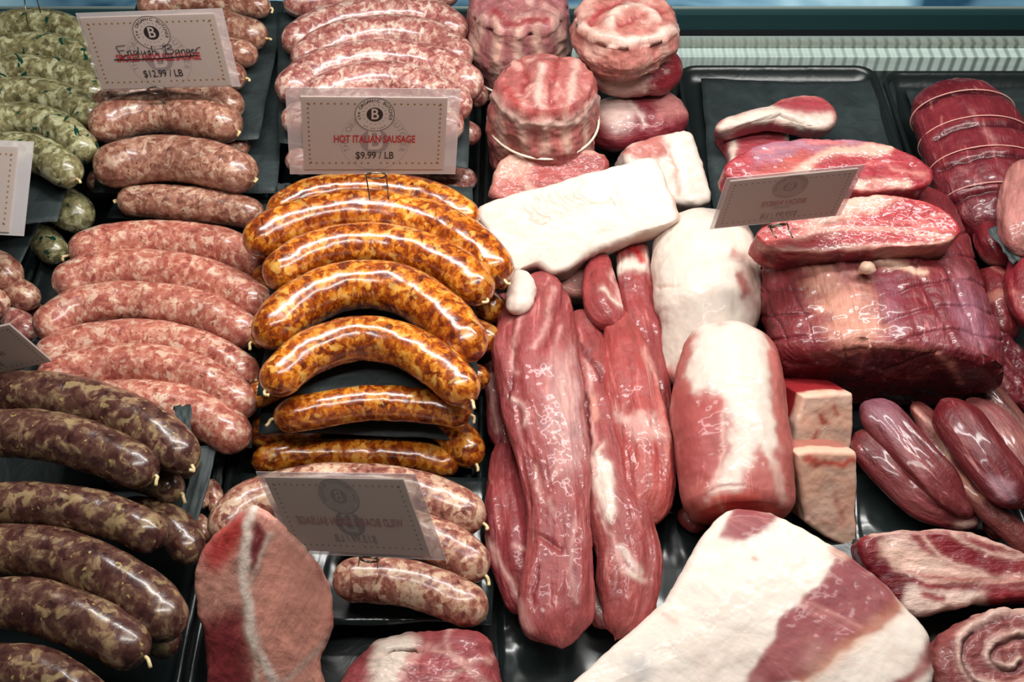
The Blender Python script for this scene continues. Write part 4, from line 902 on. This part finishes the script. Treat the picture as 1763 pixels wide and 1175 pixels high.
o = slab('folded_chop', [(1228, 212), (1260, 196), (1320, 180), (1345, 166), (1385, 157), (1425, 165), (1447, 192), (1436, 214), (1410, 224), (1372, 214), (1330, 208), (1280, 214), (1240, 226)], (1340, 195, .060), (0, -.3, .95), .022, M['pork'], (190, 72, 82), rnd=.008, bulge=.004, ops=[
     poly(FAT, [(1228, 216), (1300, 186), (1330, 182), (1390, 200), (1432, 196), (1436, 215), (1400, 226), (1330, 210), (1240, 228)], soft=5, warp=8, d=.001), line((226, 150, 140), [(1345, 168), (1420, 166), (1444, 195)], 5)])
tag(o, 'upper folded pork chop with pale fat band, on the black tray paper', 'pork chop')
sheet('paper_sheet', [(1205, 138, .012), (1536, 138, .012), (1562, 300, .010), (1230, 380, .010)], 'black paper lining the tray behind the folded chops', seed=15, wav=.003)
sheet('paper_sheet', [(1560, 152, .012), (1800, 150, .012), (1830, 330, .010), (1600, 330, .010)], 'black paper lining the tray under the string-tied roast', seed=16, wav=.003)

# dark red tied roast and beef at the right edge
o, S = tube('tied_roast', [(1628, 150, 62, .056), (1652, 190, 86, .058), (1680, 250, 96, .058), (1704, 315, 96, .056), (1722, 385, 78, .050), (1730, 432, 44, .044)], M['beef'], (116, 28, 40), flt=.62, noise=((.004, .035), (.0015, .012)), n_len=200, N=160, ops=[
     patch((150, 50, 58), .03, .15, .3, a=.6, soft=6), line((196, 130, 128), [(1668, 190), (1690, 215), (1720, 250)], 5, warp=12, a=.7), line((172, 80, 86), [(1650, 290), (1740, 330)], 4, warp=8, a=.6)] +
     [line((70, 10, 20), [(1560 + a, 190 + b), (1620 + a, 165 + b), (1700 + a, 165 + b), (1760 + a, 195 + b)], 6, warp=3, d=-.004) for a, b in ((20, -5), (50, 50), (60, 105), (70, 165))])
tag(o, 'dark red beef roast tied with string at the upper right', 'beef roast')
L = np.concatenate([[0], np.cumsum(np.linalg.norm(np.diff(S[:, :3], axis=0), axis=1))])
for fr in (.22, .40, .58, .76):
    i = int(np.searchsorted(L, fr * L[-1])); t = unit(S[min(i + 3, 399), :3] - S[i - 3, :3]); a = unit(np.cross(t, [0, 0, 1.])); b = np.cross(a, t)
    P = [S[i, :3] + (S[i, 3] + .0006) * (math.cos(q) * a + S[i, 4] * math.sin(q) * b) for q in np.linspace(0, 2 * math.pi, 50, endpoint=False)]
    V, F = wire(P, .0006, 6, True); s = raw('string', [v - np.array(o.location) for v in V], F, M['string2']); s.parent = o
o, _ = tube('beef_piece', [(1775, 285, 30, .085), (1768, 330, 44, .085), (1764, 390, 46, .082), (1762, 440, 28, .078)], M['beef'], (170, 96, 92), flt=.8, noise=NO, n_len=100, N=100, ops=[patch((206, 140, 130), .02, .1, .4, a=.7, soft=5)])
tag(o, 'pale pink beef piece with fatty surface at the right edge, upper one', 'beef')
o, _ = tube('beef_piece', [(1712, 385, 26, .050), (1715, 415, 36, .050), (1740, 455, 30, .046)], M['beef'], (134, 34, 44), flt=.8, noise=NO, n_len=80, N=80, ops=[line((200, 120, 112), [(1690, 440), (1730, 460)], 4)])
tag(o, 'red beef piece left of the small paper at the right edge', 'beef')
o, _ = tube('beef_piece', [(1690, 470, 26, .036), (1712, 500, 38, .038), (1718, 550, 36, .034), (1735, 590, 20, .030)], M['beef'], (126, 34, 40), flt=.9, noise=NO, n_len=90, N=90, ops=[line((186, 110, 90), [(1690, 520), (1730, 505)], 20, warp=10, a=.7), line((196, 120, 110), [(1700, 455), (1740, 480)], 5)])
tag(o, 'dark beef chunk behind the right shoulder of the netted roast', 'beef')
o, _ = tube('beef_piece', [(1775, 440, 26, .062), (1768, 475, 32, .062), (1772, 530, 30, .058), (1790, 570, 20, .05)], M['beef'], (150, 42, 52), flt=.8, noise=NO, n_len=80, N=80, ops=[line((206, 120, 112), [(1745, 500), (1770, 540)], 6, warp=8)])
tag(o, 'bright red beef piece at the right edge, below the small paper', 'beef')
sheet('paper_sheet', [(1700, 395, .080), (1716, 390, .080), (1763, 445, .074), (1745, 455, .074)], 'small black paper tongue between the beef pieces at the right edge', seed=17, wav=.002)
o = slab('flank_steak', [(1700, 548), (1730, 560), (1770, 610), (1830, 660), (1830, 740), (1763, 700), (1700, 680), (1672, 662), (1690, 620)], (1740, 640, .030), (.1, -.25, .95), .020, M['beef'], (112, 24, 36), rnd=.008, fibre=-.9, noise=((.003, .02), (.001, .006)), ops=[
     patch((160, 64, 70), .010, .2, .12, a=.7, soft=2), line((214, 130, 122), [(1695, 640), (1725, 655)], 10, warp=8, a=.8)])
tag(o, 'dark beef flank with coarse grain right of the netted roast', 'beef')

# strip steaks standing on end
def fatsteak(face, p0, nrm, thick, label, extra, rest):
    o = slab('strip_steak', face, p0, nrm, thick, M['fat'], (252, 198, 170), rnd=.0035, center=(sum(p[0] for p in face) / len(face), sum(p[1] for p in face) / len(face)), N=260, K=60, chaikin=2, crisp=True, edge=.0008, noise=((.0012, .018), (.0003, .006)), ops=extra)
    me = o.data; n = unit(np.array(nrm, float)); P0 = at(*p0); V = np.zeros(len(me.vertices) * 3); me.vertices.foreach_get('co', V); V = V.reshape(-1, 3) + np.array(o.location)
    dd = -(V - P0) @ n; a = 1 / (1 + np.exp(-(dd - .010 + .003 * fbm(V / .012, 5)) / .0006)); ca = me.attributes['Col']; cc = np.zeros(len(V) * 4); ca.data.foreach_get('color', cc); cc = cc.reshape(-1, 4)
    cc[:, :3] = cc[:, :3] * (1 - a[:, None]) + mlin(rest) * a[:, None]; ca.data.foreach_set('color', cc.ravel())
    return tag(o, label, 'steak')
sp = [patch((240, 204, 184), .014, .2, .7, a=.7, soft=4)]
fatsteak([(1384, 682), (1470, 677), (1471, 735), (1463, 800), (1365, 800), (1372, 730)], (1420, 740, .046), (.28, -.78, .55), .052, 'strip steak standing on end with its fat cap forward, rear one of the two',
     sp + [line((214, 96, 80), [(1415, 716), (1420, 728)], 9, warp=6), line((216, 100, 84), [(1408, 745), (1400, 760)], 5, warp=6), line((216, 110, 92), [(1436, 698), (1440, 712)], 5, warp=6)], (168, 34, 40))
fatsteak([(1372, 782), (1400, 776), (1475, 780), (1476, 860), (1474, 948), (1425, 930), (1386, 902), (1380, 850)], (1425, 862, .037), (.22, -.80, .56), .030, 'strip steak standing on end with its fat cap forward, front one of the two',
     sp + [line((226, 90, 72), [(1390, 792), (1430, 800), (1470, 792)], 10, warp=8), line((220, 130, 110), [(1440, 850), (1450, 900)], 12, warp=8, a=.6)], (196, 120, 104))

# beef tenderloins lower right
BT = (128, 48, 52)
def btl(pts, ops, label, flt=.72, base=BT, n=((.0034, .055), (.0030, .018, .2), (.0010, .007, .15))):
    o, _ = tube('beef_tenderloin', pts, M['beef'], base, flt=flt, noise=n, n_len=160, N=110, capk=1.4, ops=list(ops) + [patch((168, 92, 90), .007, .42, .1, a=.5, soft=2)]); return tag(o, label, 'beef tenderloin', 'beef tenderloins')
btl([(1468, 750, 24, .030), (1500, 768, 36, .032), (1545, 815, 42, .032), (1590, 860, 42, .028), (1640, 882, 34, .024), (1685, 902, 20, .022)], [line((190, 128, 124), [(1475, 738), (1520, 740), (1560, 800), (1610, 860)], 4, warp=5), line((228, 190, 176), [(1650, 905), (1685, 900)], 8, warp=6), line((100, 26, 32), [(1490, 760), (1505, 800)], 12, a=.7)], 'leftmost beef tenderloin, curling down next to the strip steaks')
btl([(1492, 690, 28, .042), (1525, 725, 40, .044), (1565, 775, 40, .044), (1610, 825, 36, .042), (1650, 868, 26, .036), (1675, 892, 16, .03)], [poly((176, 120, 136), [(1475, 690), (1530, 680), (1560, 730), (1540, 760)], soft=12, warp=10, a=.7), line((176, 96, 98), [(1540, 740), (1600, 850)], 8, a=.6)], 'beef tenderloin with a bluish silver skin, second from the left')
btl([(1568, 688, 18, .040), (1600, 728, 26, .040), (1630, 790, 26, .040), (1672, 845, 28, .038), (1730, 900, 30, .034), (1790, 955, 20, .03)], [line((220, 170, 140), [(1618, 745), (1632, 790)], 8, warp=6), line((206, 130, 104), [(1628, 795), (1690, 860)], 8, warp=8), line((206, 150, 130), [(1575, 700), (1610, 740)], 6, warp=7)], 'thin fatty beef tenderloin running down the middle of the group', base=(124, 56, 52))
btl([(1622, 690, 36, .056), (1655, 735, 46, .058), (1695, 790, 46, .058), (1735, 840, 46, .054), (1770, 880, 28, .05)], [poly((206, 160, 172), [(1700, 820), (1750, 830), (1750, 862), (1715, 862)], soft=6, warp=8, a=.6)], 'smooth plump beef tenderloin with a shiny lower end', base=(122, 36, 42))
btl([(1668, 690, 24, .036), (1710, 735, 36, .036), (1750, 800, 36, .034), (1800, 860, 24, .03)], [patch((196, 128, 118), .02, .1, .4, a=.7, soft=5)], 'pale fatty beef tenderloin at the right edge', base=(150, 78, 76))
btl([(1655, 670, 20, .018), (1700, 684, 30, .020), (1745, 735, 26, .020), (1790, 790, 20, .018)], [patch((160, 100, 90), .02, .1, .4, a=.7, soft=5)], 'dull brownish beef tenderloin behind the pale one', base=(120, 66, 62))
o, _ = tube('beef_scrap', [(1700, 890, 12, .016), (1712, 908, 18, .016), (1720, 930, 12, .014)], M['beef'], (124, 30, 36), flt=.7, n_len=40, N=40)
tag(o, 'small dark red scrap between the tenderloin ends and the rib chop', 'beef scrap')

o, _ = tube('suet_lump', [(1478, 470, 10, .108), (1492, 462, 14, .110), (1503, 460, 8, .108)], M['fat'], (240, 196, 170), flt=.7, noise=((.003, .01),), n_len=30, N=40)
tag(o, 'small lump of pale suet between the thick rib steak and the netted roast', 'suet')
o, _ = tube('sausage_scrap', [(846, 492, 8, .092), (858, 484, 12, .092), (868, 488, 10, .090), (874, 476, 4, .092)], M['orange'], (220, 120, 50), flt=.8, noise=((.005, .008), (.002, .003)), n_len=40, N=50)
tag(o, 'frayed orange meat crumbs at the right end of the longest orange sausage', 'sausage scrap')
# rib chops and rolled roast, lower right corner
o = slab('rib_chop', [(1478, 936), (1500, 918), (1540, 912), (1640, 912), (1700, 922), (1763, 950), (1830, 985), (1830, 1030), (1763, 1032), (1690, 1036), (1600, 1062), (1560, 1058), (1530, 1020), (1490, 970)], (1640, 985, .046), (-.05, -.35, .93), .032, M['beef'], (150, 38, 48), rnd=.006, bulge=.001, N=360, K=90, noise=((.003, .03), (.0008, .008)), ops=[
     poly((232, 190, 172), [(1510, 930), (1560, 922), (1600, 960), (1680, 988), (1763, 990), (1763, 1010), (1640, 1008), (1560, 1000), (1520, 965)], soft=6, warp=12), poly((236, 204, 190), [(1556, 1008), (1700, 1012), (1700, 1040), (1600, 1066), (1550, 1060)], soft=4, warp=8),
     line((150, 40, 50), [(1540, 996), (1640, 1012), (1763, 1006)], 10, warp=6), line((206, 120, 110), [(1560, 985), (1660, 1000), (1763, 996)], 5), line((150, 50, 56), [(1590, 1022), (1622, 1030)], 13, warp=10), poly((122, 26, 38), [(1480, 940), (1510, 950), (1560, 1010), (1550, 1050), (1520, 1010)], soft=6, warp=8),
     line((232, 186, 170), [(1590, 925), (1620, 960), (1690, 985)], 6, warp=8), line((232, 186, 170), [(1640, 918), (1700, 950), (1763, 960)], 6, warp=8), line((232, 186, 170), [(1500, 918), (1640, 912), (1763, 950)], 8, warp=8), line((240, 200, 190), [(1530, 925), (1570, 940)], 9, warp=10)])
tag(o, 'rib chop with curved bone and marbled top beside the skin-on belly', 'rib chop')
spi = [(1740 + (16 + 8.2 * a) * math.cos(a + .6), 1130 + .75 * (16 + 8.2 * a) * math.sin(a + .6)) for a in np.linspace(0, 14.5, 70)]
o = slab('rolled_roast', [(1740 + 138 * math.cos(a), 1140 + 98 * math.sin(a)) for a in np.linspace(0, 2 * math.pi, 24, endpoint=False)], (1740, 1130, .055), (-.05, -.2, .97), .038, M['pork'], (158, 78, 76), rnd=.012, N=300, K=90, noise=((.003, .02), (.001, .008)), ops=[
     line((230, 190, 174), spi, 15, warp=8, d=.002), line((110, 34, 40), [(x + 6, y + 8) for x, y in spi[:50]], 7, warp=6, d=-.003), patch((200, 130, 120), .015, .3, .6, a=.5)])
tag(o, 'spiral rolled pork roast in the lower right corner', 'pork roast')

# skin-on belly, lower centre
o = slab('pork_belly', [(1275, 872), (1312, 872), (1400, 915), (1480, 962), (1540, 1010), (1598, 1072), (1616, 1108), (1612, 1180), (1560, 1270), (860, 1270), (985, 1170), (1080, 1092), (1150, 1030), (1180, 975), (1215, 910), (1240, 885)], (1300, 1060, .084), (-.06, -.22, .97), .058, M['skin'], (252, 236, 222), rnd=.009, bulge=.006, N=420, K=120, center=(1280, 1090), fibre=-.5,
     noise=((.002, .04), (.0006, .01)), ops=[
     poly((168, 74, 78), [(1262, 880), (1290, 868), (1345, 888), (1330, 905), (1290, 930), (1262, 934), (1245, 918), (1252, 895)], soft=4, warp=12, wl=.02),
     poly((166, 76, 80), [(1440, 945), (1480, 962), (1545, 1015), (1550, 1050), (1500, 1085), (1440, 1130), (1380, 1180), (1285, 1190), (1310, 1140), (1345, 1070), (1390, 1020), (1425, 990)], soft=4, warp=18, wl=.02),
     line((226, 150, 110), [(1550, 1040), (1500, 1085), (1440, 1130), (1390, 1175)], 18, soft=10, a=.6), line((150, 50, 56), [(1618, 1090), (1590, 1150), (1540, 1190)], 26, warp=10, soft=6), poly((226, 178, 160), [(1430, 938), (1470, 952), (1455, 965), (1430, 955)], soft=5),
     poly((150, 150, 160), [(1080, 1140), (1110, 1135), (1125, 1165), (1100, 1180)], soft=14, warp=12, a=.6), patch((236, 196, 176), .03, .45, .6, a=.35, soft=10), line((214, 130, 110), [(1300, 962), (1303, 965)], 4), line((228, 170, 150), [(1140, 1060), (1165, 1070)], 4, a=.6),
     line((196, 100, 96), [(1320, 1120), (1420, 1090), (1500, 1040)], 3, warp=12, a=.7), line((196, 104, 100), [(1370, 1060), (1440, 1050), (1510, 1020)], 3, warp=12, a=.7), line((120, 50, 56), [(1380, 1060), (1480, 1000)], 3, warp=12, a=.6)])
tag(o, 'large skin-on pork belly slab with a bare meat strip, front centre', 'pork belly')
sheet('liner_film', [(850, 880, .006), (1240, 880, .006), (1260, 1230, .006), (860, 1230, .006)], 'wrinkled shiny black film in front of the pork tenderloins', seed=18, wav=.003, m='liner', cat='liner film')
sheet('liner_film', [(1460, 760, .006), (1700, 760, .006), (1760, 960, .006), (1470, 960, .006)], 'wrinkled shiny black film between the strip steaks and the beef tenderloins', seed=19, wav=.003, m='liner', cat='liner film')
